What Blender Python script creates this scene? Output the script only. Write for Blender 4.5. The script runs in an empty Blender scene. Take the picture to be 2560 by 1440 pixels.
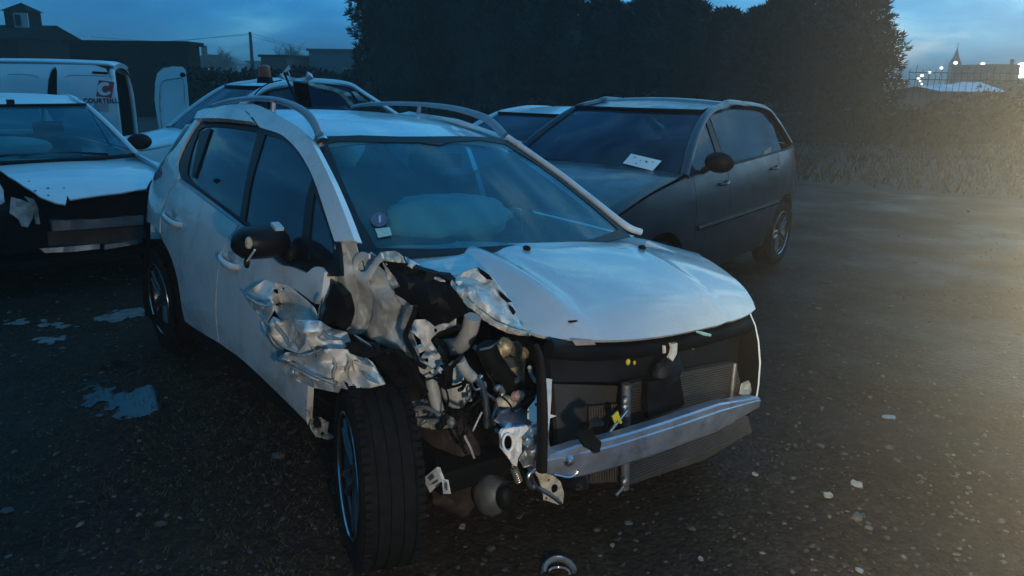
import bpy, bmesh, math, random
from math import sin, cos, tan, pi, radians, sqrt, atan2, exp
from mathutils import Vector, Matrix, noise
from mathutils.geometry import delaunay_2d_cdt
random.seed(7)
S = bpy.context.scene
C = S.collection
# ------------------------------------------------------------------ camera
FPX, PITCH, CAMH, ROLL = 1930.0, 0.262, 1.62, 0.012      # focal length in 2560 px frame, rad, m, rad
_R0 = Vector((1, 0, 0)); FW = Vector((0, cos(PITCH), -sin(PITCH))); _U0 = Vector((0, sin(PITCH), cos(PITCH)))
RT = _R0*cos(ROLL) + _U0*sin(ROLL); UP = _U0*cos(ROLL) - _R0*sin(ROLL)
EYE = Vector((0, 0, CAMH))
cam = bpy.data.cameras.new('camera'); camo = bpy.data.objects.new('camera', cam); C.objects.link(camo)
cam.sensor_width = 36; cam.lens = FPX/2560*36; cam.clip_start = 0.05; cam.clip_end = 3000
_m = Matrix((RT, UP, -FW)).transposed().to_4x4(); _m.translation = EYE; camo.matrix_world = _m
S.camera = camo
S.view_settings.view_transform = 'Standard'; S.view_settings.look = 'None'
S.view_settings.exposure = -0.1; S.view_settings.gamma = 1.0; S.view_settings.use_curve_mapping = False
S.cycles.max_bounces = 5; S.cycles.diffuse_bounces = 2; S.cycles.glossy_bounces = 2; S.cycles.transmission_bounces = 3; S.cycles.transparent_max_bounces = 10; S.cycles.volume_bounces = 0; S.cycles.caustics_reflective = False; S.cycles.caustics_refractive = False
# ------------------------------------------------------------------ dusk sky
SUN_EL, SUN_AZ = radians(1.5), radians(38)               # azimuth from +X towards +Y
w = bpy.data.worlds.new('World'); S.world = w; w.use_nodes = True
nt = w.node_tree; nt.nodes.clear(); N = nt.nodes.new; LK = nt.links.new
def math_(op, a, b=None, t=None):
    n = (t or nt).nodes.new('ShaderNodeMath'); n.operation = op
    for i, v in enumerate((a, b)):
        if v is None: continue
        if isinstance(v, (int, float)): n.inputs[i].default_value = v
        else: (t or nt).links.new(v, n.inputs[i])
    return n.outputs[0]
def ramp_(fac, stops, t=None, interp='LINEAR'):
    n = (t or nt).nodes.new('ShaderNodeValToRGB'); n.color_ramp.interpolation = interp
    e = n.color_ramp.elements
    while len(e) < len(stops): e.new(0.5)
    for k, (p, c) in enumerate(stops): e[k].position = p; e[k].color = (*c, 1)
    (t or nt).links.new(fac, n.inputs[0]); return n.outputs[0]
def mix_(kind, fac, a, b, t=None):
    n = (t or nt).nodes.new('ShaderNodeMix'); n.data_type = 'RGBA'; n.blend_type = kind
    for i, v in ((0, fac), (6, a), (7, b)):
        if isinstance(v, (int, float)): n.inputs[i].default_value = v
        elif isinstance(v, tuple): n.inputs[i].default_value = (*v, 1)
        else: (t or nt).links.new(v, n.inputs[i])
    return n.outputs[2]
tc = N('ShaderNodeTexCoord'); sep = N('ShaderNodeSeparateXYZ'); LK(tc.outputs['Generated'], sep.inputs[0])
elev = sep.outputs['Z']
base = ramp_(elev, [(0.0, (.026, .145, .335)), (.06, (.034, .205, .445)), (.18, (.042, .26, .55)), (.5, (.040, .255, .55)), (1.0, (.038, .245, .535))])
# the sun went down to the right of the view: that half of the sky keeps more light
dotn = N('ShaderNodeVectorMath'); dotn.operation = 'DOT_PRODUCT'; LK(tc.outputs['Generated'], dotn.inputs[0])
dotn.inputs[1].default_value = (cos(SUN_AZ), sin(SUN_AZ), 0)
side = ramp_(math_('MULTIPLY_ADD', dotn.outputs['Value'], .5) if False else math_('ADD', math_('MULTIPLY', dotn.outputs['Value'], .5), .5),
             [(0, (.34, .31, .29)), (.4, (.58, .55, .52)), (.6, (.82, .82, .82)), (.78, (1.0, 1.0, 1.0)), (.88, (3.0, 1.55, 1.25)), (.95, (6.0, 2.2, 1.5)), (1.0, (7.5, 2.5, 1.65))])
base = mix_('MULTIPLY', 1.0, base, side)
mp = N('ShaderNodeMapping'); LK(tc.outputs['Generated'], mp.inputs[0]); mp.inputs['Scale'].default_value = (2.2, 2.2, 7.0)
nz = N('ShaderNodeTexNoise'); LK(mp.outputs[0], nz.inputs['Vector']); nz.inputs['Scale'].default_value = 2.3
nz.inputs['Detail'].default_value = 7; nz.inputs['Roughness'].default_value = .55
cl = ramp_(nz.outputs[0], [(.30, (.58, .64, .72)), (.47, (.95, .96, .97)), (.54, (1.5, 1.22, 1.1)), (.64, (4.6, 2.0, 1.4))])
base = mix_('MULTIPLY', 1.0, base, cl)
sky = N('ShaderNodeTexSky'); sky.sky_type = 'NISHITA'; sky.sun_disc = False
sky.sun_elevation = SUN_EL; sky.sun_rotation = pi/2 - SUN_AZ; sky.air_density = 1.2; sky.dust_density = 1.5; sky.ozone_density = 4
tot = mix_('ADD', 1.0, base, mix_('MULTIPLY', 1.0, sky.outputs[0], (.002, .006, .012)))
bg = N('ShaderNodeBackground'); LK(mix_('MULTIPLY', 1.0, tot, (11.6, 15.8, 17.4)), bg.inputs[0]); bg.inputs[1].default_value = 0.1
wo = N('ShaderNodeOutputWorld'); LK(bg.outputs[0], wo.inputs[0])
sl = bpy.data.lights.new('sun', 'SUN'); sl.energy = 0.06; sl.angle = radians(15); sl.color = (.75, .85, 1.0)
slo = bpy.data.objects.new('sun', sl); C.objects.link(slo)
slo.rotation_euler = Vector((-cos(SUN_AZ)*cos(SUN_EL), -sin(SUN_AZ)*cos(SUN_EL), -sin(SUN_EL))).to_track_quat('-Z', 'Y').to_euler()
# ------------------------------------------------------------------ materials
MATS = {}
def mat(name, col=(.5, .5, .5), rough=.5, metal=0.0, coat=0.0, var=0.0, vs=8.0, col2=None, bump=0.0, bs=40.0, rvar=0.0,
        trans=0.0, emit=None, estr=0.0, spec=.5, dirt=None, dirt_z=None, ramp=(.4, .62), alpha=1.0, detail=5):
    if name in MATS: return MATS[name]
    m = bpy.data.materials.new(name); m.use_nodes = True; t = m.node_tree; b = t.nodes['Principled BSDF']
    b.inputs['Base Color'].default_value = (*col, 1); b.inputs['Roughness'].default_value = rough; b.inputs['Metallic'].default_value = metal
    b.inputs['Coat Weight'].default_value = coat; b.inputs['Coat Roughness'].default_value = .06; b.inputs['Specular IOR Level'].default_value = spec
    b.inputs['Transmission Weight'].default_value = trans; b.inputs['Alpha'].default_value = alpha
    if emit: b.inputs['Emission Color'].default_value = (*emit, 1); b.inputs['Emission Strength'].default_value = estr
    co = t.nodes.new('ShaderNodeTexCoord').outputs['Object']
    def nz(scale, det=detail, ro=.6):
        n = t.nodes.new('ShaderNodeTexNoise'); n.inputs['Scale'].default_value = scale; n.inputs['Detail'].default_value = det
        n.inputs['Roughness'].default_value = ro; t.links.new(co, n.inputs['Vector']); return n.outputs[0]
    c = None
    if var or col2:
        c2 = col2 or tuple(max(0, v*(1-var)) for v in col); c1 = col if col2 else tuple(min(1, v*(1+var)) for v in col)
        c = ramp_(nz(vs), [(ramp[0], c1), (ramp[1], c2)], t)
    if dirt:
        dc, ds, d0, d1 = dirt
        f = ramp_(nz(ds, 8, .65), [(d0, (0, 0, 0)), (d1, (1, 1, 1))], t)
        c = mix_('MIX', f, c if c is not None else col, dc, t)
    if c is not None: t.links.new(c, b.inputs['Base Color'])
    if rvar: t.links.new(ramp_(nz(vs*1.7), [(.35, (max(0, rough-rvar),)*3), (.65, (min(1, rough+rvar),)*3)], t), b.inputs['Roughness'])
    if bump:
        bn = t.nodes.new('ShaderNodeBump'); bn.inputs['Strength'].default_value = bump; bn.inputs['Distance'].default_value = .01
        t.links.new(nz(bs), bn.inputs['Height']); t.links.new(bn.outputs[0], b.inputs['Normal'])
    MATS[name] = m; return m
def glass(name, tint=(.35, .5, .5), film=.10, filmcol=(.5, .6, .62), rough=.03, refl=.75):
    """automotive pane: tinted see-through + fresnel reflection + a thin wet/dusty film"""
    m = bpy.data.materials.new(name); m.use_nodes = True; t = m.node_tree; t.nodes.clear(); n = t.nodes.new; l = t.links.new
    tr = n('ShaderNodeBsdfTransparent'); tr.inputs[0].default_value = (*tint, 1)
    df = n('ShaderNodeBsdfDiffuse'); df.inputs[0].default_value = (*filmcol, 1)
    gl = n('ShaderNodeBsdfGlossy'); gl.inputs[0].default_value = (.9, .95, 1, 1); gl.inputs['Roughness'].default_value = rough
    co = n('ShaderNodeTexCoord'); nzz = n('ShaderNodeTexNoise'); nzz.inputs['Scale'].default_value = 2.3; nzz.inputs['Detail'].default_value = 6
    l(co.outputs['Object'], nzz.inputs['Vector'])
    ff = ramp_(nzz.outputs[0], [(.35, (film*.5,)*3), (.7, (film*1.7,)*3)], t)
    m1 = n('ShaderNodeMixShader'); l(ff, m1.inputs[0]); l(tr.outputs[0], m1.inputs[1]); l(df.outputs[0], m1.inputs[2])
    lw = n('ShaderNodeLayerWeight'); lw.inputs[0].default_value = .5                      # Schlick curve, same from both faces
    fz = math_('ADD', math_('MULTIPLY', math_('POWER', lw.outputs['Facing'], 4.0, t), refl, t), .05*refl, t)
    m2 = n('ShaderNodeMixShader'); l(fz, m2.inputs[0]); l(m1.outputs[0], m2.inputs[1]); l(gl.outputs[0], m2.inputs[2])
    o = n('ShaderNodeOutputMaterial'); l(m2.outputs[0], o.inputs[0]); MATS[name] = m; return m
# white paint with road film, water streaks
WHITE = mat('white_paint', (.66, .66, .64), .30, coat=.6, var=.05, vs=3, dirt=((.34, .31, .26), 4.0, .50, .80), rvar=.08)
WHITE2 = mat('white_paint_far', (.60, .61, .62), .35, coat=.5, var=.04, vs=2, dirt=((.38, .37, .35), 3.0, .58, .9))
SCRAPE = mat('scraped_paint', (.66, .62, .55), .42, var=.1, vs=25, dirt=((.16, .17, .15), 9.0, .50, .66), bump=.5, bs=60, rvar=.15)
CRUMP = mat('crumpled_white_metal', (.70, .68, .64), .30, coat=.3, var=.06, vs=14, dirt=((.24, .20, .15), 16.0, .58, .72), bump=.06, bs=90, rvar=.10)
INNER = mat('dirty_inner_metal', (.34, .345, .325), .45, var=.18, vs=7, dirt=((.10, .10, .09), 6.0, .46, .72), bump=.3, bs=30, rvar=.12)
PRIMER = mat('beige_primer', (.50, .44, .34), .5, var=.2, vs=20, dirt=((.18, .14, .10), 18, .5, .7))
BLACK = mat('black_plastic', (.0065, .0062, .006), .55, spec=.16, var=.3, vs=12, bump=.2, bs=90)
BLACKG = mat('gloss_black', (.008, .008, .009), .42, spec=.18, var=.2, vs=5)
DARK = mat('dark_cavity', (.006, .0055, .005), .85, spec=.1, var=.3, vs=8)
RUBBER = mat('tyre_rubber', (.007, .007, .0073), .8, spec=.10, var=.35, vs=30, bump=.25, bs=120)
ALU = mat('wet_aluminium', (.46, .47, .48), .33, metal=1, var=.12, vs=18, bump=.1, bs=60, rvar=.1)
ALUD = mat('dull_aluminium', (.30, .30, .29), .45, metal=.8, var=.2, vs=22, bump=.2, bs=60)
ZINC = mat('zinc_beam', (.34, .37, .43), .38, metal=.75, var=.10, vs=10, dirt=((.16, .17, .19), 14, .5, .8), bump=.12, bs=80, rvar=.1)
RUST = mat('rusty_brown', (.055, .032, .022), .8, var=.45, vs=14, col2=(.018, .013, .010), bump=.6, bs=30)
BRASS = mat('gold_engine_cast', (.36, .29, .17), .5, metal=.35, var=.3, vs=18, dirt=((.05, .04, .03), 12, .45, .7), bump=.4, bs=40)
FINS = mat('radiator_fins', (.075, .062, .05), .6, metal=.3, var=.2, vs=12, dirt=((.05, .04, .035), 9, .4, .75), bump=.3, bs=140)
HOSE = mat('grey_plastic', (.36, .355, .33), .5, var=.12, vs=9, dirt=((.15, .13, .10), 10, .52, .8))
TANK = mat('milky_plastic', (.62, .60, .54), .4, var=.08, vs=6, dirt=((.25, .2, .14), 8, .55, .85))
CLOTH = mat('seat_cloth', (.022, .022, .024), .9, var=.25, vs=20)
BAG = mat('airbag_cloth', (.52, .53, .50), .85, var=.06, vs=10, bump=.4, bs=12)
PAPER = mat('white_paper', (.80, .80, .76), .7, var=.03, vs=8)
YELL = mat('yellow_tag', (.62, .48, .05), .5, var=.15, vs=30)
REDL = mat('red_lens', (.32, .02, .02), .15, coat=.5, var=.2, vs=20)
CLEAR = mat('clear_lens', (.55, .58, .6), .08, trans=.7, var=.05, vs=10)
RAIL = mat('roof_rail_satin', (.36, .38, .42), .33, metal=.7, var=.06, vs=8)
GLASS = glass('windscreen_glass', (.50, .74, .78), .065, (.11, .42, .52), .05, .38)
GLASSD = glass('side_glass', (.26, .44, .50), .03, (.12, .36, .46))
GLASSB = glass('background_glass', (.26, .36, .42), .10, (.14, .26, .42), .05, .3)
GREY = mat('dark_grey_paint', (.012, .015, .022), .36, metal=.1, coat=.25, var=.1, vs=4, dirt=((.03, .028, .025), 4, .55, .85), rvar=.08)
# ------------------------------------------------------------------ frames and pixel rays (a ray meets a plane or a body surface at its true distance)
def ray(px, py): return FW + RT*((px-1280)/FPX) - UP*((py-720)/FPX)
class Frame:
    def __init__(s, tx, ty, head, roll=0.0, pitch=0.0, piv=.35):
        s.ground = Matrix.Translation((tx, ty, 0)) @ Matrix.Rotation(head, 4, 'Z')
        s.tilt = Matrix.Translation((0, 0, piv)) @ Matrix.Rotation(pitch, 4, 'Y') @ Matrix.Rotation(-roll, 4, 'X') @ Matrix.Translation((0, 0, -piv))
        s.m = s.ground @ s.tilt; s.inv = s.m.inverted(); s.o = s.inv @ EYE; s.r3 = s.inv.to_3x3()
    def at(s, px, py, x=None, y=None, z=None, d=None):
        r = s.r3 @ ray(px, py)
        t = d if d is not None else (x-s.o.x)/r.x if x is not None else (y-s.o.y)/r.y if y is not None else (z-s.o.z)/r.z
        return s.o + r*t
    def hit(s, px, py, axis, g, t0=1.0, t1=9.0, n=60):
        r = s.r3 @ ray(px, py); oth = [i for i in range(3) if i != axis]
        f = lambda t: (lambda p: p[axis]-g(p[oth[0]], p[oth[1]]))(s.o+r*t)
        a = t0; fa = f(a); best = (abs(fa), a)
        for k in range(1, n+1):
            b = t0+(t1-t0)*k/n; fb = f(b); best = min(best, (abs(fb), b))
            if fa*fb <= 0:
                for _ in range(40):
                    c = (a+b)/2; fc = f(c)
                    if fa*fc <= 0: b = c
                    else: a, fa = c, fc
                return s.o + r*b
            a, fa = b, fb
        return s.o + r*best[1]                           # grazing ray: nearest approach to the surface
    def trace(s, pts, axis, g, **k):
        oth = [i for i in range(3) if i != axis]
        return [(lambda p: (p[oth[0]], p[oth[1]]))(s.hit(px, py, axis, g, **k)) for px, py in pts]
WORLD = Frame(0, 0, 0)
def gpt(px, py, z=0.0): return WORLD.at(px, py, z=z)
# ------------------------------------------------------------------ object helpers
def link(o, parent=None, mtx=None):
    C.objects.link(o)
    if parent: o.parent = parent
    if mtx is not None: o.matrix_basis = mtx
    return o
def mesh(name, vs, fs, m, parent=None, mtx=None, smooth=True, sharp=35, bevel=0.0):
    me = bpy.data.meshes.new(name); me.from_pydata([tuple(v) for v in vs], [], fs); me.validate(); me.update()
    mats = m if isinstance(m, (list, tuple)) else [m]
    for x in mats: me.materials.append(x)
    if smooth:
        me.polygons.foreach_set('use_smooth', [True]*len(me.polygons)); me.set_sharp_from_angle(angle=radians(sharp))
    o = bpy.data.objects.new(name, me); link(o, parent, mtx)
    if bevel:
        b = o.modifiers.new('bevel', 'BEVEL'); b.width = bevel; b.segments = 2; b.limit_method = 'ANGLE'; b.angle_limit = radians(40)
    return o
def tag(o, label=None, cat=None, group=None, kind=None):
    if label: o['label'] = label
    if cat: o['category'] = cat
    if group: o['group'] = group
    if kind: o['kind'] = kind
    return o
def thing(name, label, cat, mtx=None, group=None):
    o = bpy.data.objects.new(name, None); C.objects.link(o); o.empty_display_size = .2
    if mtx is not None: o.matrix_world = mtx
    return tag(o, label, cat, group)
def cat_rom(pts, n, closed=False):
    """resample a polyline through its points with a Catmull-Rom spline, n samples"""
    P = [Vector(p) for p in pts]; k = len(P)
    if k == 2 and not closed: return [P[0].lerp(P[1], i/(n-1)) for i in range(n)]
    segs = k if closed else k-1; out = []
    for i in range(n):
        u = segs*i/(n if closed else n-1); j = min(int(u), segs-1); f = u-j
        if closed: a, b, c, d = P[(j-1) % k], P[j], P[(j+1) % k], P[(j+2) % k]
        else: b, c = P[j], P[j+1]; a = P[j-1] if j else b*2-c; d = P[j+2] if j+2 < k else c*2-b
        out.append(.5*((2*b)+(c-a)*f+(2*a-5*b+4*c-d)*f*f+(3*b-a-3*c+d)*f*f*f))
    return out
def inpoly(p, poly):
    x, y = p[0], p[1]; c = False; j = len(poly)-1
    for i in range(len(poly)):
        xi, yi = poly[i][0], poly[i][1]; xj, yj = poly[j][0], poly[j][1]
        if (yi > y) != (yj > y) and x < (xj-xi)*(y-yi)/(yj-yi)+xi: c = not c
        j = i
    return c
def edge_dist(p, poly):
    best = 1e9
    for i in range(len(poly)):
        a = Vector(poly[i][:2]); b = Vector(poly[(i+1) % len(poly)][:2]); ab = b-a; q = Vector(p[:2])
        t = max(0, min(1, (q-a).dot(ab)/max(ab.length_squared, 1e-12))); best = min(best, (a+ab*t-q).length)
    return best
def smooth_px(pts, n=4, brk=42):
    """round a traced outline between its corners; vertices that turn sharply stay corners"""
    P = [Vector(p) for p in pts]; k = len(P); out = []
    def corner(i):
        a = (P[i]-P[i-1]); b = (P[(i+1) % k]-P[i]); return a.length < 1e-6 or b.length < 1e-6 or a.angle(b) > radians(brk)
    for i in range(k):
        a, b, c, d = P[i-1], P[i], P[(i+1) % k], P[(i+2) % k]
        m0 = (c-b) if corner(i) else (c-a)*.5; m1 = (c-b) if corner((i+1) % k) else (d-b)*.5; L = (c-b).length
        if m0.length > L*1.4: m0 *= L*1.4/m0.length
        if m1.length > L*1.4: m1 *= L*1.4/m1.length
        for q in range(n):
            f = q/n; out.append(tuple((2*f**3-3*f*f+1)*b+(f**3-2*f*f+f)*m0+(-2*f**3+3*f*f)*c+(f**3-f*f)*m1))
    return out
def densify(poly, step):
    out = []
    for i in range(len(poly)):
        a = Vector(poly[i]); b = Vector(poly[(i+1) % len(poly)]); k = max(1, int((b-a).length/step))
        out += [a.lerp(b, q/k) for q in range(k)]
    return out
def sheet(name, outline, fn, m, parent, mtx=None, holes=(), step=.06, thick=.02, jit=0.0, smooth=True, sharp=40, dens=True, rnd=None, flip=None):
    """solid panel: 2-D outline (with holes) triangulated on a grid, carried onto the surface fn(u, v), given thickness away from the eye"""
    R = random.Random(rnd or hash(name) % 1000 if rnd else len(outline)*31+int(step*1e4))
    out = densify(outline, step) if dens else [Vector(p) for p in outline]
    hs = [densify(h, step) if dens else [Vector(p) for p in h] for h in holes]
    pts = list(out); edges = [(i, (i+1) % len(out)) for i in range(len(out))]
    for h in hs:
        o = len(pts); pts += h; edges += [(o+i, o+(i+1) % len(h)) for i in range(len(h))]
    x0 = min(p[0] for p in out); x1 = max(p[0] for p in out); y0 = min(p[1] for p in out); y1 = max(p[1] for p in out)
    nx = int((x1-x0)/step)+1; ny = int((y1-y0)/step)+1
    for i in range(nx+1):
        for j in range(ny+1):
            q = (x0+step*(i+.5*(j % 2))+R.uniform(-jit, jit)*step, y0+step*j+R.uniform(-jit, jit)*step)
            if inpoly(q, out) and not any(inpoly(q, h) for h in hs) and edge_dist(q, out) > step*.35 and all(edge_dist(q, h) > step*.35 for h in hs): pts.append(Vector(q))
    r = delaunay_2d_cdt([Vector(p[:2]) for p in pts], edges, [], 0, 1e-7)
    V2 = r[0]; F = []
    for f in r[2]:
        c = sum((V2[i] for i in f), Vector((0, 0)))/len(f)
        if inpoly(c, out) and not any(inpoly(c, h) for h in hs): F.append(tuple(f))
    P = [Vector(fn(v[0], v[1])) for v in V2]
    nr = [Vector((0, 0, 0)) for _ in P]
    for f in F:
        n_ = (P[f[1]]-P[f[0]]).cross(P[f[2]]-P[f[0]])
        for i in f: nr[i] += n_
    if flip is None:                                     # which side is the outside: towards the eye
        eye = (parent.matrix_world @ mtx if (parent and mtx is not None) else parent.matrix_world if parent else Matrix()).inverted() @ EYE
        s_ = sum((eye-P[f[0]]).dot((P[f[1]]-P[f[0]]).cross(P[f[2]]-P[f[0]])) for f in F)
        flip = s_ < 0
    if flip: F = [f[::-1] for f in F]; nr = [-n_ for n_ in nr]
    n = len(P); Q = [p-(nr[i].normalized() if nr[i].length > 1e-12 else Vector((0, 0, 1)))*thick for i, p in enumerate(P)]
    faces = F+[tuple(i+n for i in f[::-1]) for f in F]
    cnt = {}
    for f in F:
        for a, b in ((f[0], f[1]), (f[1], f[2]), (f[2], f[0])): cnt[(a, b)] = 1
    for (a, b) in cnt:
        if (b, a) not in cnt: faces.append((b, a, a+n, b+n))
    return mesh(name, P+Q, faces, m, parent, mtx, smooth, sharp)
def loft(name, rows, m, parent, mtx=None, nu=16, nv=None, thick=0.0, sharp=45, closed=False, cap=False, lin=False):
    """smooth surface through control rows"""
    R = [cat_rom(r, nu, closed) for r in rows]
    if nv:
        cols = [cat_rom([R[i][j] for i in range(len(R))], nv) for j in range(len(R[0]))]
        R = [[cols[j][i] for j in range(len(cols))] for i in range(nv)]
    vs = [p for r in R for p in r]; w_ = len(R[0]); fs = []
    for i in range(len(R)-1):
        for j in range(w_ if closed else w_-1):
            k = (j+1) % w_; fs.append((i*w_+j, i*w_+k, (i+1)*w_+k, (i+1)*w_+j))
    if cap and closed: fs += [tuple(range(w_))[::-1], tuple((len(R)-1)*w_+j for j in range(w_))]
    o = mesh(name, vs, fs, m, parent, mtx, True, sharp)
    if cap:
        bm = bmesh.new(); bm.from_mesh(o.data); bmesh.ops.recalc_face_normals(bm, faces=bm.faces); bm.to_mesh(o.data); bm.free()
    if thick:
        s_ = o.modifiers.new('solidify', 'SOLIDIFY'); s_.thickness = thick; s_.offset = -1
    return o
def tube_geo(pts, rad, n=8, sub=0, flat=None):
    P = cat_rom(pts, sub) if sub else [Vector(p) for p in pts]
    k = len(P); rr = rad if isinstance(rad, (list, tuple)) else [rad]*k
    if len(rr) != k: rr = [rr[min(int(i*(len(rr)-1)/(k-1)), len(rr)-2)]*(1-((i*(len(rr)-1)/(k-1)) % 1 if i < k-1 else 1))+rr[min(int(i*(len(rr)-1)/(k-1)), len(rr)-2)+1]*((i*(len(rr)-1)/(k-1)) % 1 if i < k-1 else 1) for i in range(k)]
    vs, fs = [], []; up = Vector((0, 0, 1)); t0 = (P[1]-P[0]).normalized()
    if abs(t0.dot(up)) > .9: up = Vector((0, 1, 0))
    for i, p in enumerate(P):
        t = (P[min(i+1, k-1)]-P[max(i-1, 0)]).normalized(); s_ = t.cross(up)
        if s_.length < 1e-4: s_ = t.cross(Vector((1, .3, 0)))
        s_.normalize(); u = s_.cross(t).normalized(); up = u
        fa, fb = flat or (1, 1)
        for j in range(n):
            a = 2*pi*j/n; vs.append(p+s_*(cos(a)*rr[i]*fa)+u*(sin(a)*rr[i]*fb))
    for i in range(k-1):
        for j in range(n): fs.append((i*n+j, i*n+(j+1) % n, (i+1)*n+(j+1) % n, (i+1)*n+j))
    fs += [tuple(range(n))[::-1], tuple((k-1)*n+j for j in range(n))]
    return vs, fs
def tube(name, pts, rad, m, parent=None, mtx=None, n=8, sub=0, flat=None):
    v, f = tube_geo(pts, rad, n, sub, flat); return mesh(name, v, f, m, parent, mtx, True, 50)
def box_geo(c, s, r=None):
    c = Vector(c); vs = [Vector((x*s[0]/2, y*s[1]/2, z*s[2]/2)) for x in (-1, 1) for y in (-1, 1) for z in (-1, 1)]
    if r is not None: vs = [r @ v for v in vs]
    return [v+c for v in vs], [(0, 1, 3, 2), (4, 6, 7, 5), (0, 4, 5, 1), (2, 3, 7, 6), (0, 2, 6, 4), (1, 5, 7, 3)]
def box(name, c, s, m, parent=None, mtx=None, bev=.01, r=None):
    v, f = box_geo(c, s, r); return mesh(name, v, f, m, parent, mtx, True, 35, bev)
def join_geo(parts):
    V, F = [], []
    for v, f in parts:
        o = len(V); V += list(v); F += [tuple(i+o for i in q) for q in f]
    return V, F
def lathe_geo(prof, n=32, axis='y'):
    """revolve (r, a) profile round an axis"""
    vs, fs = [], []; k = len(prof)
    for j in range(n):
        t = 2*pi*j/n
        for r, a in prof: vs.append(Vector((r*cos(t), a, r*sin(t))) if axis == 'y' else Vector((r*cos(t), r*sin(t), a)))
    for j in range(n):
        for i in range(k-1): fs.append((j*k+i, ((j+1) % n)*k+i, ((j+1) % n)*k+i+1, j*k+i+1))
    return vs, fs
def ell_geo(c, r, nu=14, nv=9, f=None):
    vs, fs = [], []
    for i in range(nv+1):
        a = -pi/2+pi*i/nv
        for j in range(nu):
            b = 2*pi*j/nu; d = Vector((cos(a)*cos(b), cos(a)*sin(b), sin(a)))
            k = f(d) if f else 1
            vs.append(Vector(c)+Vector((d.x*r[0], d.y*r[1], d.z*r[2]))*k)
    for i in range(nv):
        for j in range(nu): fs.append((i*nu+j, i*nu+(j+1) % nu, (i+1)*nu+(j+1) % nu, (i+1)*nu+j))
    return vs, fs
# ------------------------------------------------------------------ the wrecked crossover in the foreground
def interp(x, xs, ys):
    """smooth 1-D curve through points"""
    if x <= xs[0]: return ys[0]+(ys[1]-ys[0])/(xs[1]-xs[0])*(x-xs[0])
    if x >= xs[-1]: return ys[-1]+(ys[-1]-ys[-2])/(xs[-1]-xs[-2])*(x-xs[-1])
    k = max(i for i in range(len(xs)-1) if xs[i] <= x); h = xs[k+1]-xs[k]; f = (x-xs[k])/h
    sl_ = lambda i: (ys[i+1]-ys[i])/(xs[i+1]-xs[i])
    m0 = sl_(k) if k == 0 else (sl_(k-1)+sl_(k))/2; m1 = sl_(k) if k+2 == len(xs) else (sl_(k)+sl_(k+1))/2
    return (2*f**3-3*f*f+1)*ys[k]+(f**3-2*f*f+f)*h*m0+(-2*f**3+3*f*f)*ys[k+1]+(f**3-f*f)*h*m1
HF = Frame(.16, 2.888, radians(-51.53), .05, -.0135)
hero = thing('crossover_car', 'wrecked white crossover with crushed front corner and no bumper, nearest the camera', 'car', HF.ground)
T_ = HF.tilt
def half_w(x): return interp(x, [-3.4, -2.9, -2.4, -1.2, -.2, .3, .8], [.62, .795, .855, .868, .862, .84, .79])
def prof(z): return interp(z, [.2, .34, .5, .68, .85, .97, 1.02, 1.2, 1.38, 1.48], [.075, .03, .004, .0, .012, .035, .055, .128, .222, .295])
g_side = lambda x, z: -(half_w(x)-prof(z))
g_sideL = lambda x, z: half_w(x)-prof(z)-.085
def side(name, px, m, parent=hero, holes=(), step=.05, thick=.025, off=0.0, mir=False, par=None):
    px = smooth_px(px); o2 = HF.trace(px, 1, g_side)
    fn = lambda x, z: (x, g_side(x, z)-off, z)
    o = sheet(name, o2, fn, m, par or parent, T_ if par is None else None, [HF.trace(smooth_px(h), 1, g_side) for h in holes], step, thick)
    if mir:                                             # the matching panel on the far flank
        fl = lambda x, z: (x, g_sideL(x, z)+off, z)
        n_ = sheet(name, [(a, b) for a, b in o2], fl, m, par or parent, T_ if par is None else None, [HF.trace(h, 1, g_side) for h in holes], step*1.6, thick, flip=not o.get('fl', 0))
    return o
ring = [(887, 602), (860, 530), (830, 457), (800, 395), (780, 357), (750, 322), (712, 297), (675, 277), (645, 263), (620, 259), (560, 263), (512, 279), (488, 298), (462, 335), (436, 372), (415, 392),
        (407, 414), (386, 438), (370, 452), (362, 477), (357, 520), (356, 552), (372, 556), (388, 569), (399, 583), (401, 545), (415, 490), (445, 447), (441, 412), (455, 372), (478, 330), (494, 305),
        (503, 285), (530, 277), (600, 276), (624, 284), (645, 313), (652, 319), (700, 335), (735, 365), (760, 400), (785, 450), (812, 530), (836, 603)]
side('body_side', ring, WHITE, step=.05, thick=.03)
rd = side('door', [(453, 455), (500, 492), (560, 537), (596, 563), (563, 612), (545, 680), (539, 780), (547, 857), (500, 829), (462, 803), (454, 767), (444, 700), (430, 650), (417, 620), (404, 592), (405, 545), (419, 490), (447, 450)], WHITE)
side('window_frame', [(497, 304), (506, 287), (531, 279.5), (600, 278.5), (622, 286), (643, 314), (565, 305)], WHITE, par=rd, thick=.03, off=.001)
fd = side('door', [(599, 564), (614, 575), (640, 606), (690, 656), (730, 668), (766, 683), (785, 668), (800, 667), (811, 680), (803, 740), (788, 760), (722, 714), (664, 702), (612, 737), (640, 775), (662, 830),
                   (692, 868), (690, 903), (755, 957), (770, 962), (766, 1054), (709, 997), (611, 904), (549, 858.5), (541, 780), (547, 680), (565, 612)], WHITE, step=.04)
tag(fd, 'front door torn open and crumpled along its leading edge')
side('sill_trim', [(462, 805), (611, 907), (709, 1000), (767, 1058), (776, 1078), (700, 1030), (600, 940), (500, 860), (466, 833)], BLACK, thick=.04, off=-.01)
side('belt_trim', [(452, 454), (500, 489), (560, 533), (612, 572), (618, 569), (565, 527), (505, 482), (456, 448)], RAIL, thick=.01, off=.006, step=.08)
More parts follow.
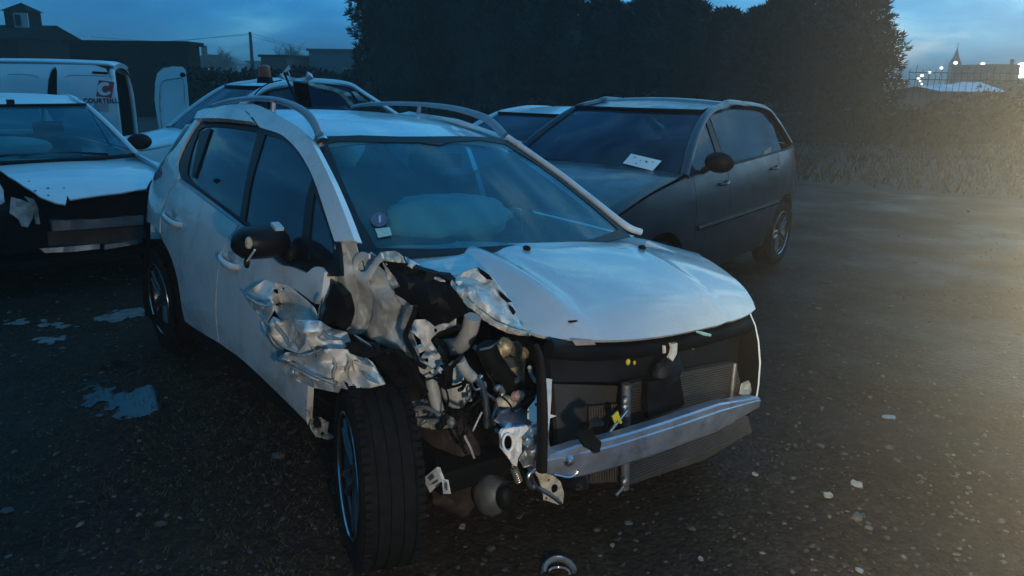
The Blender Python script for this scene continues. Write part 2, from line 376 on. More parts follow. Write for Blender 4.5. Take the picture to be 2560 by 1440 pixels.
for sl_ in ([(584, 556), (552, 610), (534, 680), (528, 780), (536, 860), (560, 868), (554, 780), (560, 680), (578, 614), (610, 572)], [(436, 440), (408, 490), (394, 545), (396, 592), (414, 592), (415, 545), (430, 492), (460, 456)], [(492, 306), (500, 280), (530, 270), (602, 270), (630, 278), (656, 320), (640, 322), (620, 292), (598, 284), (532, 286), (512, 292), (504, 310)]):
    side('shut_line_backing', sl_, DARK, thick=.004, off=-.034, step=.08)  # dark strips put behind the door gaps to keep them dark
# glass: rear door, front door, quarter light, with black surrounds
side('window_surround', [(441, 412), (455, 372), (478, 330), (496, 306), (565, 306), (652, 320), (700, 336), (735, 366), (760, 401), (785, 451), (812, 531), (838, 606), (845, 690), (766, 690), (690, 660), (614, 573), (560, 531), (500, 487), (452, 451)],
     BLACKG, holes=[[(492, 325), (509, 317), (560, 318), (637, 329), (610, 440), (592, 545), (545, 510), (495, 472), (470, 450), (463, 428), (474, 375)],
                    [(656, 336), (700, 350), (730, 378), (752, 408), (773, 445), (757, 500), (748, 580), (735, 650), (690, 640), (640, 590), (605, 552), (622, 450)],
                    [(778, 482), (800, 540), (822, 606), (826, 650), (762, 650), (768, 560)]], thick=.012, off=-.012, step=.05)
for q in ([(490, 323), (509, 315), (560, 316), (639, 327), (612, 440), (594, 548), (545, 513), (495, 475), (468, 452), (461, 428), (472, 375)],
          [(654, 334), (700, 348), (732, 376), (754, 408), (775, 445), (759, 500), (750, 580), (737, 653), (690, 643), (640, 593), (603, 555), (620, 450)],
          [(778, 479), (802, 540), (824, 606), (828, 653), (760, 653), (766, 560)]):
    side('side_window', q, GLASSD, thick=.004, off=-.018, step=.07)
side('window_divider', [(495, 330), (519, 320), (523, 321), (482, 445), (474, 442)], BLACKG, thick=.01, off=-.008, step=.08)
# far flank, seen only through the glass and past the nose: the same panels mirrored
FLK = [(-2.9, .95), (-2.8, .75), (-2.86, .5), (-2.93, .35), (-2.93, .8)]
def lsheet(name, o2, m, holes=(), thick=.02, off=0.0, step=.07):
    return sheet(name, o2, lambda x, z: (x, g_sideL(x, z)+off, z), m, hero, T_, holes, step, thick, flip=None)
arch = lambda xc, r, a0, a1, n=12: [(xc+r*cos(radians(a0+(a1-a0)*i/n)), .33+r*sin(radians(a0+(a1-a0)*i/n))) for i in range(n+1)]
def lflip(o):                                           # outside faces away from the eye on this flank
    bm = bmesh.new(); bm.from_mesh(o.data); bmesh.ops.recalc_face_normals(bm, faces=bm.faces); bm.to_mesh(o.data); bm.free(); return o
lflip(lsheet('door', [(-.32, .95), (-1.15, .98), (-1.2, .5), (-1.18, .3), (-.42, .3), (-.36, .6)], WHITE))
lflip(lsheet('door', [(-1.16, .98), (-2.1, 1.05), (-2.2, .8)] + arch(-2.54, .37, 55, -5)[1:] + [(-2.1, .3), (-1.19, .3), (-1.21, .5)], WHITE))
lflip(lsheet('quarter_panel', [(-2.11, 1.05), (-2.9, 1.1), (-2.95, .7), (-2.93, .33)] + arch(-2.54, .37, 180, 58), WHITE))
ff_ = [HF.at(px, py, y=.66) for px, py in [(1606, 604), (1700, 646), (1790, 698), (1850, 745), (1864, 792), (1875, 816), (1884, 855), (1889, 910), (1885, 965), (1880, 1000), (1876, 1000), (1880, 880), (1840, 810), (1700, 780), (1600, 720)]]
sheet('front_fender', [(p.x, p.z) for p in ff_], lambda x, z: (x, .66+.03*exp(-((x-.1)/.5)**2)-.25*max(0, x-.38)**2, z), WHITE, hero, T_, step=.05, thick=.02, flip=None)
fl_ = [HF.at(px, py, y=.63) for px, py in [(1606, 612), (1700, 654), (1790, 706), (1846, 752), (1872, 788), (1884, 815), (1892, 855), (1896, 910), (1892, 965), (1886, 1000), (1870, 1040), (1700, 900), (1600, 800)]]
sheet('fender_dark_sheet', [(p.x, p.z) for p in fl_], lambda x, z: (x, .63-.25*max(0, x-.38)**2, z), DARK, hero, T_, step=.1, thick=.01)  # dark sheet over the fender's inner face, in place of shade
lflip(lsheet('body_side', [(-1.0, 1.345), (-1.5, 1.44), (-2.0, 1.47), (-2.5, 1.41), (-2.75, 1.2), (-2.9, 1.1), (-2.2, 1.06), (-2.45, 1.25), (-2.35, 1.36), (-1.9, 1.42), (-1.45, 1.40), (-1.02, 1.315)], WHITE, thick=.03))
lflip(lsheet('side_window', [(-.5, 1.01), (-1.05, 1.28), (-1.45, 1.38), (-1.44, .99)], GLASSD, thick=.004, off=-.012))
lflip(lsheet('side_window', [(-1.5, .99), (-1.5, 1.385), (-1.9, 1.40), (-2.35, 1.36), (-2.45, 1.25), (-2.2, 1.06)], GLASSD, thick=.004, off=-.012))
# roof, header to tailgate
zr = lambda x: interp(x, [-3.0, -2.6, -2.2, -1.75, -1.4, -1.03], [1.36, 1.43, 1.468, 1.478, 1.447, 1.378])
g_roof = lambda x, y: zr(x) - .055*abs(y/.6)**2.6
roof = sheet('roof', [(-1.01, -.56), (-.985, -.3), (-.98, 0), (-.985, .3), (-1.01, .56), (-1.5, .59), (-2.2, .59), (-2.8, .54), (-2.86, 0), (-2.8, -.54), (-2.2, -.59), (-1.5, -.59)],
             lambda x, y: (x, y, g_roof(x, y)+.012*exp(-((abs(y)-.40)/.02)**2)*(1 if x < -1.25 else 0)), WHITE, hero, T_, step=.07, thick=.02)
# roof rails stand clear on three feet
for s in (-1, 1):
    cl_ = [HF.at(px, py, y=-.57) for px, py in [(800, 340), (786, 309), (761, 280), (724, 260), (684, 249), (636, 246), (575, 252), (530, 264)]]
    if s > 0: cl_ = [HF.at(px, py, y=.53) for px, py in [(1262, 341), (1232, 309), (1196, 288), (1130, 270), (1050, 261), (970, 259), (910, 262), (878, 268)]]
    r_ = tube('roof_rail', cl_, [.024, .023, .019, .015, .013, .012, .012, .010], RAIL, hero, T_, 12, 48, (.6, 1.05))
    for k in (0, 4):
        p = cl_[k]; v, f = tube_geo([p, Vector((p.x-.03, p.y, g_roof(p.x, p.y)-.01))], [.022, .026] if k == 0 else [.012, .016], 8)
        mesh('rail_foot', v, f, RAIL, r_)
    tube('rail_trim', [cl_[0]+Vector((.015, 0, -.012)), cl_[0]+Vector((.022, 0, -.02))], .024, ALU, r_, None, 8)
    sheet('roof_channel', [(-1.02, s*.555), (-1.3, s*.60), (-2.2, s*.60), (-2.7, s*.56), (-2.7, s*.535), (-2.2, s*.575), (-1.3, s*.57)], lambda x, y: (x, y, g_roof(x, y)+.004), BLACK, hero, T_, step=.1, thick=.01)
# windscreen with its black border
g_ws = lambda y, z: -.27 - 2.0*(z-1.0) + .10*(1-(y/.72)**2) - .15*max(0, z-1.2)**2
def ws(name, px, m, holes=(), off=0.0, thick=.005, par=None, step=.06):
    return sheet(name, HF.trace(px, 0, g_ws), lambda y, z: (g_ws(y, z)+off*.45, y, z+off*.9), m, par or hero, None if par else T_, [HF.trace(h, 0, g_ws) for h in holes], step, thick)
WSO = [(783, 350), (806, 343), (900, 340), (1000, 343), (1150, 342), (1240, 345), (1270, 354), (1330, 396), (1400, 446), (1480, 510), (1555, 572), (1575, 592), (1480, 612), (1300, 628), (1100, 640), (925, 655), (903, 640), (888, 604), (860, 530), (830, 457)]
WSI = [(818, 360), (850, 355), (950, 357), (1050, 358), (1075, 362), (1100, 365), (1120, 357), (1200, 352), (1262, 362), (1330, 404), (1400, 454), (1480, 518), (1545, 575), (1480, 600), (1300, 613), (1100, 624), (940, 622), (916, 578), (897, 548), (857, 457)]
wsc = ws('windscreen', WSO, GLASS)
tube('far_pillar', [HF.hit(a, b, 0, g_ws)+Vector((.005, .012, .005)) for a, b in [(1262, 345), (1334, 395), (1404, 445), (1484, 508), (1558, 567), (1596, 583)]], [.016, .015, .015, .015, .017, .016], WHITE, hero, T_, 8, 24)
ws('windscreen_border', WSO, BLACKG, [WSI], .004, .004)
ws('round_sticker', [(947+21*cos(a*.4488), 552+18*sin(a*.4488)) for a in range(14)], mat('violet_sticker', (.07, .075, .13), .5, var=.3, vs=60), off=.006, thick=.001, step=.03)
ws('sticker_figure', [(945, 544), (951, 543), (951, 560), (946, 560)], mat('pale_print', (.4, .4, .5), .5), off=.0085, thick=.001, step=.03)
ws('square_sticker', [(937, 575), (973, 571), (979, 591), (944, 597)], mat('green_sticker', (.30, .46, .42), .5, var=.2, vs=50), off=.006, thick=.001, step=.03)
pm = HF.hit(1125, 385, 0, g_ws)+Vector((-.05, 0, -.015))
v, f = box_geo(pm+Vector((-.03, 0, -.02)), (.05, .22, .07)); mesh('rear_view_mirror', v, f, BLACK, hero, T_, bevel=.012)
# cabin
dash = loft('dashboard', [[(-.28, y, .93-.03*(abs(y)/.7)**2) for y in (-.7, -.3, 0, .3, .7)], [(-.5, y, .955) for y in (-.7, -.3, 0, .3, .7)], [(-.66, y, .93) for y in (-.7, -.3, 0, .3, .7)], [(-.72, y, .75) for y in (-.7, -.3, 0, .3, .7)], [(-.62, y, .4) for y in (-.7, -.3, 0, .3, .7)]], DARK, hero, T_, 12, 12, thick=.02)
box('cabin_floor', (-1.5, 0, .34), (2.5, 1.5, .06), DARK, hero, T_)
for y in (-.36, .36):
    v, f = join_geo([box_geo((-1.15, y, .55), (.5, .5, .18)), box_geo((-1.42, y, .86), (.14, .5, .58), Matrix.Rotation(-.25, 3, 'Y')), ell_geo((-1.52, y, 1.22), (.05, .13, .09))]); mesh('front_seat', v, f, CLOTH, hero, T_, bevel=.04)
v, f = join_geo([box_geo((-2.1, 0, .58), (.48, 1.25, .18)), box_geo((-2.36, 0, .85), (.14, 1.25, .55), Matrix.Rotation(-.3, 3, 'Y'))]); mesh('rear_seat', v, f, CLOTH, hero, T_, bevel=.04)
c0 = HF.at(1122, 548, x=-.60)
v, f = ell_geo(c0, (.14, .30, .125), 28, 18, lambda d: 1+.30*noise.noise(d*1.5+Vector((3, 1, 2)))+.10*noise.noise(d*3.6)-.10*abs(noise.noise(d*5)))
mesh('airbag', v, f, BAG, hero, T_, sharp=80)
v, f = tube_geo([(-.78+.12*0.3*sin(a*.3142), .36+.18*cos(a*.3142), .90+.17*sin(a*.3142)) for a in range(21)], .014, 8); mesh('steering_wheel', v, f, BLACK, hero, T_)
loft('headlining', [[(x, y, g_roof(x, y)-.05) for y in (-.5, -.25, 0, .25, .5)] for x in (-1.08, -1.6, -2.2, -2.75)], mat('headlining', (.16, .16, .155), .9, var=.1), hero, T_, 10, 10)
# tail
loft('tailgate', [[(-2.84, y, 1.40-.04*(y/.5)**2) for y in (-.55, 0, .55)], [(-2.98-.03*(1-(y/.7)**2), y, 1.1) for y in (-.68, 0, .68)], [(-3.08, y, .95) for y in (-.7, 0, .7)], [(-3.14, y, .6) for y in (-.72, 0, .72)], [(-3.1, y, .3) for y in (-.7, 0, .7)]], WHITE, hero, T_, 14, 14, thick=.02)
for s in (-1, 1):
    lp = [HF.at(px, py, y=-.80) for px, py in [(402, 418), (396, 432), (384, 440), (373, 448), (386, 450), (402, 440), (407, 425)]]
    side('tail_light', [(405, 416), (396, 425), (383, 437), (372, 449), (384, 452), (398, 445), (406, 432)], REDL, thick=.03, off=.004) if s < 0 else None
# door handles
for (a, b) in ((430, 543), (573, 649)):
    p = [HF.hit(a+dx, b+dy, 1, g_side) for dx, dy in ((-21, -15), (-10, -4), (2, 6), (16, 16), (24, 20))]
    p = [Vector((q.x, q.y-o_, q.z)) for q, o_ in zip(p, (-.002, .022, .028, .022, -.002))]
    h_ = tube('door_handle', p, [.010, .014, .015, .014, .010], WHITE, hero, T_, 8, 14, (.8, 1.25))
    cp = HF.hit(a+7, b-8, 1, g_side)
    v, f = ell_geo(cp+Vector((0, .002, 0)), (.055, .008, .028)); mesh('handle_recess', v, f, INNER, h_)
# crushed passenger mirror, its cap gone, hanging by the cables
mp_ = HF.at(652, 606, y=-.93)
v, f = ell_geo(mp_, (.085, .115, .066), 22, 14, lambda d: (1/max(.55, (abs(d.x)**2.6+abs(d.y)**2.6+abs(d.z)**2.6)**.3846))*(1-.15*max(0, -d.z)*max(0, d.x))*(.93+.05*noise.noise(d*3)))
mir = mesh('door_mirror', v, f, BLACKG, hero, T_); tag(mir, 'broken black door mirror housing without its cap')
v, f = join_geo([box_geo(mp_+Vector((.01, .16, -.05)), (.09, .16, .07)), ]); mesh('mirror_arm', v, f, BLACK, mir, None, bevel=.02)
v, f = ell_geo(HF.at(622, 607, y=-1.035), (.012, .014, .022), 8, 6); mesh('mirror_motor', v, f, mat('mirror_motor', (.34, .29, .20), .5, var=.4, vs=40), mir)
pq = [HF.at(px, py, y=-1.0) for px, py in [(637, 625), (628, 638), (618, 652)]]; tube('mirror_cable', pq, .004, TANK, mir, None, 6, 8)
v, f = ell_geo(HF.at(617, 657, y=-.99), (.012, .012, .022), 8, 6); mesh('mirror_plug', v, f, BLACK, mir)
v, f = box_geo(HF.at(693, 566, y=-.93), (.05, .03, .012), Matrix.Rotation(.3, 3, 'Y')); mesh('mirror_clip', v, f, mat('pale_clip', (.4, .45, .48), .4), mir)
# wheels: each tyre sits on the ground; the struck one is steered and pushed back
def tyre_geo(r, w, rim):
    h = w/2; prof_ = [(rim-.012, h*.78), (rim+.004, h*.9), ((r+rim)/2, h*1.02), (r-.03, h*.98), (r-.010, h*.86), (r-.002, h*.70)]
    for c in (.58, .2, -.2, -.58):
        prof_ += [(r, h*(c+.07)), (r-.007, h*(c+.055)), (r-.007, h*(c-.055)), (r, h*(c-.07))]
    prof_ += [(r-.002, -h*.70), (r-.010, -h*.86), (r-.03, -h*.98), ((r+rim)/2, -h*1.02), (rim+.004, -h*.9), (rim-.012, -h*.78)]
    return lathe_geo(prof_, 64)
RIMB = mat('rim_painted', (.10, .105, .11), .3, metal=.8, var=.15, vs=14); RIML = mat('rim_machined', (.58, .60, .64), .22, metal=1, var=.08, vs=14)
def wheel(parent, mtx, r=.318, w=.205, rim=.215, spokes=5, out=-1, m=RIMB, tread=True, lab=None):
    v, f = tyre_geo(r, w, rim)
    if tread:                                           # cross sipes cut into the shoulder blocks
        pr = []
        for k in range(72):
            a = 2*pi*k/72
            for sgn in (-1, 1):
                R_ = Matrix.Rotation(-a, 3, 'Y'); pr.append(box_geo(R_ @ Vector((r-.0025, sgn*w*.40, 0)), (.009, w*.12, .017), R_))
        v, f = join_geo([(v, f)]+pr)
    ty = mesh('wheel', v, f, RUBBER, parent, mtx, sharp=40)
    if lab: tag(ty, lab)
    h = w/2*out
    lip = lathe_geo([(rim-.004, h*.96), (rim-.001, h*.84), (rim-.018, h*.70), (rim-.026, h*.2), (rim-.03, -h*.8)], 48)
    rm = mesh('rim', *lip, m, ty, None, sharp=30)
    mesh('rim_lip', *lathe_geo([(rim-.006, h*.94), (rim-.003, h*.985), (rim+.003, h*.97), (rim+.004, h*.90)], 48), RIML, ty, None, sharp=30)
    prt = [lathe_geo([(.0, h*.72), (.045, h*.72), (.06, h*.6), (.062, h*.1), (0, h*.1)], 20)]
    for k in range(spokes):
        for da in (-.16, .16):
            a = 2*pi*k/spokes; R_ = Matrix.Rotation(-a, 3, 'Y')
            p0 = R_ @ Vector((.045, h*.62, .02*(1 if da > 0 else -1))); p1 = R_ @ Vector(((rim-.015)*cos(da), h*.74, (rim-.015)*sin(da)))
            prt.append(tube_geo([p0, p0.lerp(p1, .5)+Vector((0, h*.06, 0)), p1], [.016, .013, .014], 6))
    v, f = join_geo(prt); mesh('spokes', v, f, m, rm, None, sharp=30)
    v, f = lathe_geo([(.01, -h*.2), (.135, -h*.2), (.135, -h*.0), (.01, -h*.0)], 28); mesh('brake_disc', v, f, ALUD, ty)
    return ty
wf = HF.ground.inverted() @ gpt(948, 1382)
wheel(hero, Matrix.Translation((wf.x, wf.y, .318)) @ Matrix.Rotation(radians(-17.5), 4, 'Z') @ Matrix.Rotation(radians(-2), 4, 'X'), lab='front wheel exposed by the crash, steered outwards')
wr = HF.ground.inverted() @ gpt(430, 868)
wheel(hero, Matrix.Translation((wr.x, wr.y+.05, .318)))
wheel(hero, Matrix.Translation((0, .77, .318)) @ Matrix.Rotation(radians(-12), 4, 'Z'), out=1)
wheel(hero, Matrix.Translation((-2.54, .77, .318)), out=1)
for x, y, s in ((-2.54, -.62, -1), (-2.54, .62, 1), (0, .60, 1)):
    v, f = lathe_geo([(.375, .0), (.375, .22)], 24); mesh('wheel_arch_liner', [Vector((p.x+x, p.y*s+y, max(p.z+.33, .18))) for p in v], f, DARK, hero, T_)
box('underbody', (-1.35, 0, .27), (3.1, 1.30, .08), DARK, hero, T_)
# ---------------------------------------------------------------- bonnet, buckled along a diagonal crease
zh = lambda x: interp(x, [-.4, -.27, 0, .2, .36, .46, .54, .62], [1.005, 1.0, .98, .945, .905, .87, .815, .73])
def g_hood(x, y):
    z = zh(x) - .045*(y/.65)**2
    yc = -.30-.05*x                                      # the crease runs back from the grille edge to the scuttle
    u = yc-y
    z += .020*exp(-(u/.035)**2)*min(1, max(0, (.56-x)/.25))
    fr_ = min(1, max(0, (x+.12)/.35)); fr_ = fr_*fr_*(3-2*fr_)
    if u > 0: z -= .30*u*u/(u+.06)*fr_
    z -= .012*exp(-((u+.075)/.04)**2)*min(1, max(0, .55-x))
    z += .012*exp(-((x+.25)/.07)**2)*sin(9*y+1)
    z += .006*exp(-((y-.47+.25*x)/.025)**2)
    z += .005*noise.noise(Vector((x*5, y*5, 1)))*(1 if y < 0 else .4)*min(1, max(0, (.5-x)/.2))
    return z
HO = [(944, 619), (1000, 613), (1100, 612), (1150, 604), (1180, 604), (1280, 607), (1380, 606), (1480, 598), (1560, 586), (1600, 578), (1640, 590), (1700, 616), (1780, 655), (1850, 708), (1878, 745), (1889, 772),
      (1870, 787), (1830, 802), (1750, 823), (1650, 841), (1550, 850), (1430, 849), (1360, 840), (1325, 829), (1300, 812), (1285, 775), (1262, 735), (1225, 690), (1195, 668), (1170, 675), (1140, 688), (1110, 683), (1060, 668), (1020, 652), (1010, 640), (985, 629), (955, 633), (943, 628)]
HM = mat('bonnet_paint_dimmed', (.45, .45, .435), .30, coat=.7, var=.03, vs=3, dirt=((.36, .34, .30), 6.0, .56, .85), rvar=.06, bump=.03, bs=180)  # white paint darkened here to offset the strong light on the bonnet
hood = sheet('bonnet', HF.trace(smooth_px(HO, 3), 2, g_hood, t0=1.4, n=120), lambda x, y: (x, y, g_hood(x, y)), HM, hero, T_, step=.03, thick=.012, sharp=50)
tag(hood, 'white bonnet buckled and torn at its passenger corner')
for (a, b) in ((1317, 624), (1605, 622)):
    p = HF.hit(a, b, 2, g_hood, t0=1.4); v, f = ell_geo(p+Vector((0, 0, .006)), (.02, .013, .011), 10, 7); mesh('washer_nozzle', v, f, BLACK, hood)
p = HF.hit(1432, 803, 2, g_hood, t0=1.4); v, f = box_geo(p, (.012, .03, .004)); mesh('paint_chip', v, f, DARK, hood)
# ---------------------------------------------------------------- crushed sheet metal: pixel outlines carried to the car's own planes
def idw(pts):
    def f(u, v):
        sw = sv = 0.0
        for q in pts:
            d = (u-q[0])**2+(v-q[1])**2+40; k = 1/(d*d)*1e6; sw += k; sv += k*q[2]
        return sv/sw
    return f
def crush(name, ol, m, axis='y', step=13, amp=.02, sc=45, holes=(), thick=.004, ctrl=(), jit=.3, seed=0, sharp=26, par=None, lab=None):
    """bent sheet: outline corners are (px, py, depth on the car's x or y axis)"""
    D = idw(list(ol)+list(ctrl))
    RR = random.Random(seed*77+len(ol))
    def fn(u, v):
        d = amp*(RR.uniform(-.5, .5)+.8*noise.noise(Vector((u/sc, v/sc, seed+5.3)))) if amp else 0
        return HF.at(u, v, **{axis: D(u, v)-d if axis == 'y' else D(u, v)+d})
    o = sheet(name, [(a, b) for a, b, c in ol], fn, m, par or hero, None if par else T_, holes, step, thick, jit, sharp=sharp)
    if lab: tag(o, lab)
    if amp >= .011 and axis == 'y' or amp > .03:          # rounded folds with a few hard creases, as bent steel has
        me = o.data; cr = me.attributes.new('crease_edge', 'FLOAT', 'EDGE'); n2 = len(me.vertices)//2
        for e in me.edges:
            a_, b_ = e.vertices; same = (a_ < n2) == (b_ < n2)
            cr.data[e.index].value = .95 if not same else (RR.choice((0, 0, 1, 1, 1)))
        for fc_ in me.polygons: fc_.use_smooth = True
        for at_ in [x for x in me.attributes if x.name == 'sharp_edge']: me.attributes.remove(at_)
        sb = o.modifiers.new('folds', 'SUBSURF'); sb.levels = 2; sb.render_levels = 2
    return o
circ = lambda x, y, rx, ry=None, n=10, a0=0: [(x+rx*cos(2*pi*i/n+a0), y+(ry or rx)*sin(2*pi*i/n+a0)) for i in range(n)]
# rolled bonnet edge with scraped paint
crush('bonnet_edge', [(1012, 640, -.60), (1060, 668, -.58), (1110, 684, -.55), (1140, 690, -.54), (1134, 714, -.57), (1100, 700, -.60), (1060, 690, -.62), (1018, 664, -.64)], CRUMP, amp=.006, step=10, thick=.006, par=hood)
crush('bonnet_edge', [(1140, 690, -.54), (1172, 675, -.53), (1197, 668, -.52), (1226, 690, -.51), (1262, 735, -.52), (1286, 775, -.53), (1302, 812, -.54), (1326, 830, -.545), (1290, 820, -.60), (1240, 800, -.62), (1195, 768, -.63), (1160, 735, -.62), (1138, 706, -.59)],
      SCRAPE, amp=.006, step=12, thick=.006, par=hood, lab='scraped and dented bonnet corner', sc=30, seed=3)
crush('bonnet_lip', [(1134, 704, -.605), (1160, 737, -.635), (1195, 770, -.645), (1240, 803, -.635), (1290, 822, -.61), (1330, 832, -.56), (1328, 838, -.55), (1284, 832, -.605), (1232, 812, -.64), (1184, 778, -.66), (1150, 742, -.655), (1128, 712, -.62)], PRIMER, amp=.004, step=9, thick=.01, par=hood)
for q in ([(1196, 668), (1222, 686), (1232, 700), (1218, 698), (1200, 682)], [(1246, 725), (1262, 738), (1277, 752), (1281, 755), (1268, 756), (1252, 742)], [(1272, 762), (1282, 768), (1290, 780), (1284, 788), (1276, 775)]):
    crush('torn_hole', [(a, b, -.535-.012) for a, b in q], DARK, amp=.0, step=8, thick=.002, par=hood)
# front door: folded inner skin, crumpled leading edge
crush('door_inner_skin', [(608, 735, -.87), (640, 715, -.89), (662, 700, -.86), (722, 712, -.84), (764, 745, -.83), (790, 770, -.82), (801, 800, -.81), (760, 806, -.84), (700, 800, -.86), (684, 770, -.89), (680, 757, -.90), (650, 756, -.90)],
      CRUMP, amp=.014, step=26, sc=60, holes=[circ(690, 728, 5.5), circ(693, 762, 4, 4), circ(709, 721, 3)], par=fd, lab='door skin folded back', ctrl=[(700, 760, -.80), (740, 770, -.79)])
crush('torn_skin', [(606, 726, -.88), (625, 742, -.91), (650, 756, -.93), (681, 757, -.92), (687, 775, -.93), (672, 800, -.92), (668, 815, -.91), (650, 790, -.885), (630, 765, -.88)], CRUMP, amp=.012, step=10, par=fd, seed=2)
crush('crumpled_panel', [(668, 812, -.90), (684, 790, -.93), (700, 800, -.90), (740, 798, -.93), (800, 803, -.88), (830, 822, -.84), (868, 830, -.82), (878, 858, -.80), (850, 880, -.84), (800, 890, -.90), (745, 884, -.92), (712, 872, -.92), (690, 862, -.90)],
      CRUMP, amp=.05, step=24, sc=60, seed=7, jit=.5, par=fd, sharp=12, lab='tightly crumpled white sheet metal', ctrl=[(740, 840, -.92), (780, 830, -.94)])
crush('crumpled_panel', [(690, 898, -.89), (715, 880, -.93), (760, 884, -.92), (820, 870, -.92), (868, 872, -.86), (900, 885, -.83), (932, 905, -.80), (952, 940, -.79), (966, 962, -.80), (930, 968, -.82), (870, 974, -.86), (810, 962, -.89), (750, 930, -.90)],
      CRUMP, amp=.042, step=27, sc=60, seed=11, jit=.5, par=fd, sharp=12, lab='folded lower door edge')
crush('sill_flap', [(691, 903, -.90), (712, 893, -.915), (760, 920, -.91), (810, 945, -.90), (852, 962, -.89), (850, 976, -.87), (800, 970, -.87), (760, 955, -.86), (714, 926, -.88)], CRUMP, amp=.006, step=10, thick=.01, holes=[circ(741, 927, 4)], par=fd)
crush('door_edge_strip', [(756, 955, -.85), (778, 962, -.83), (780, 1000, -.82), (778, 1040, -.82), (769, 1062, -.83), (764, 1020, -.84), (768, 985, -.84)], PRIMER, amp=.008, step=9, par=fd)
crush('sill_end', [(768, 1050, -.82), (800, 1042, -.76), (822, 1055, -.74), (818, 1080, -.74), (838, 1090, -.74), (820, 1100, -.75), (790, 1090, -.80)], INNER, amp=.02, step=8, sc=22, holes=[circ(800, 1064, 4), circ(806, 1084, 4)])
# torn ribbons of steel and curled edges over the crumple
def shred(pp, w_, y0, m=CRUMP, par=fd, curl=.02, seed=0):
    P = cat_rom([(a, b, 0) for a, b in pp], 14); n_ = len(P); vs, fs = [], []; RR = random.Random(seed)
    for i, p in enumerate(P):
        t_ = (P[min(i+1, n_-1)]-P[max(i-1, 0)]).normalized(); q = Vector((-t_.y, t_.x, 0)); k_ = w_*(sin(pi*(i+.6)/n_)*.8+.25)
        for sd, dy in ((-1, 0), (0, -.012), (1, .006)):
            c_ = p+q*(k_*sd*.5); vs.append(HF.at(c_.x, c_.y, y=y0-curl*sin(pi*i/(n_-1))+dy))
        if i: o_ = (i-1)*3; fs += [(o_, o_+1, o_+4, o_+3), (o_+1, o_+2, o_+5, o_+4)]
    ob = mesh('torn_strip', vs, fs, m, par, None, True, 25); sm = ob.modifiers.new('solidify', 'SOLIDIFY'); sm.thickness = .002; return ob
BARE = mat('bare_torn_steel', (.62, .60, .57), .24, metal=.85, var=.15, vs=40)
for k_, (pp, w_, m_) in enumerate((([(612, 738), (640, 758), (668, 765), (684, 760)], 8, CRUMP), ([(668, 815), (672, 840), (690, 866), (712, 876)], 9, BARE), ([(684, 800), (696, 822), (716, 846), (722, 868)], 10, CRUMP), ([(735, 800), (742, 828), (736, 852), (748, 876)], 9, CRUMP),
        ([(770, 806), (764, 832), (772, 858), (790, 880)], 11, CRUMP), ([(800, 808), (812, 836), (836, 846), (862, 848)], 10, CRUMP), ([(700, 806), (730, 800), (766, 808), (798, 806)], 5, BARE), ([(716, 884), (750, 890), (780, 884), (806, 872)], 9, CRUMP), ([(830, 884), (838, 912), (832, 938), (842, 962)], 9, CRUMP),
        ([(862, 880), (874, 904), (868, 932), (880, 960)], 8, BARE), ([(890, 890), (912, 906), (934, 916)], 8, CRUMP), ([(694, 902), (740, 918), (790, 944), (848, 966)], 5, BARE), ([(905, 935), (925, 948), (950, 960)], 7, CRUMP), ([(806, 744), (800, 770), (796, 800)], 6, BARE), ([(884, 836), (906, 852), (930, 866)], 7, CRUMP))):
    shred(pp, w_, -.925 if pp[0][0] < 800 else -.885 if pp[0][0] < 860 else -.85, m_, fd, .02, k_)
# door hinge pillar and inner wing
crush('hinge_pillar', [(834, 602, -.78), (888, 600, -.74), (898, 640, -.74), (915, 690, -.72), (934, 735, -.70), (930, 800, -.68), (905, 835, -.70), (872, 835, -.74), (850, 800, -.77), (838, 750, -.78), (836, 690, -.79), (836, 640, -.79)],
      INNER, amp=.016, step=22, sc=70, seed=5, sharp=24, lab='dented grey hinge pillar below the windscreen')
crush('hinge_pillar_flange', [(806, 725, -.81), (820, 690, -.81), (822, 670, -.81), (835, 655, -.80), (837, 610, -.80), (842, 690, -.79), (838, 745, -.79), (815, 770, -.80), (800, 800, -.80), (797, 770, -.81)], PRIMER, amp=.005, step=9, holes=[circ(827, 672, 5.5)])
crush('inner_wing', [(900, 648, -.70), (940, 655, -.66), (975, 690, -.63), (1000, 715, -.62), (1045, 765, -.60), (1026, 820, -.60), (1040, 858, -.60), (1052, 905, -.60), (1000, 880, -.64), (950, 860, -.66), (905, 835, -.69), (930, 795, -.68), (932, 735, -.69), (915, 690, -.71)],
      INNER, amp=.017, step=24, sc=60, seed=9, sharp=24, lab='buckled grey inner wing')
crush('wing_flange', [(955, 655, -.66), (985, 670, -.66), (1020, 740, -.64), (1028, 770, -.63), (1000, 760, -.64), (970, 700, -.65)], CRUMP, amp=.015, step=10)
crush('black_bracket', [(834, 706, -.835), (846, 722, -.84), (858, 740, -.84), (868, 770, -.83), (872, 800, -.82), (866, 824, -.81), (840, 815, -.83), (800, 806, -.85), (812, 785, -.85), (814, 750, -.85), (826, 728, -.845)], BLACK, amp=.006, step=14, thick=.03, lab='black plastic door seal block')
crush('torn_plastic', [(862, 858, -.86), (900, 852, -.84), (935, 862, -.82), (945, 884, -.81), (910, 895, -.84), (875, 884, -.86)], BLACK, amp=.006, step=14, thick=.02)
crush('wheel_liner_scrap', [(925, 888, -.79), (960, 872, -.77), (1000, 885, -.72), (1030, 920, -.68), (1062, 985, -.66), (1050, 1004, -.66), (1015, 1000, -.70), (985, 960, -.75), (950, 920, -.78)], BLACK, amp=.008, step=18, thick=.02, lab='scrap of black wheel arch liner')
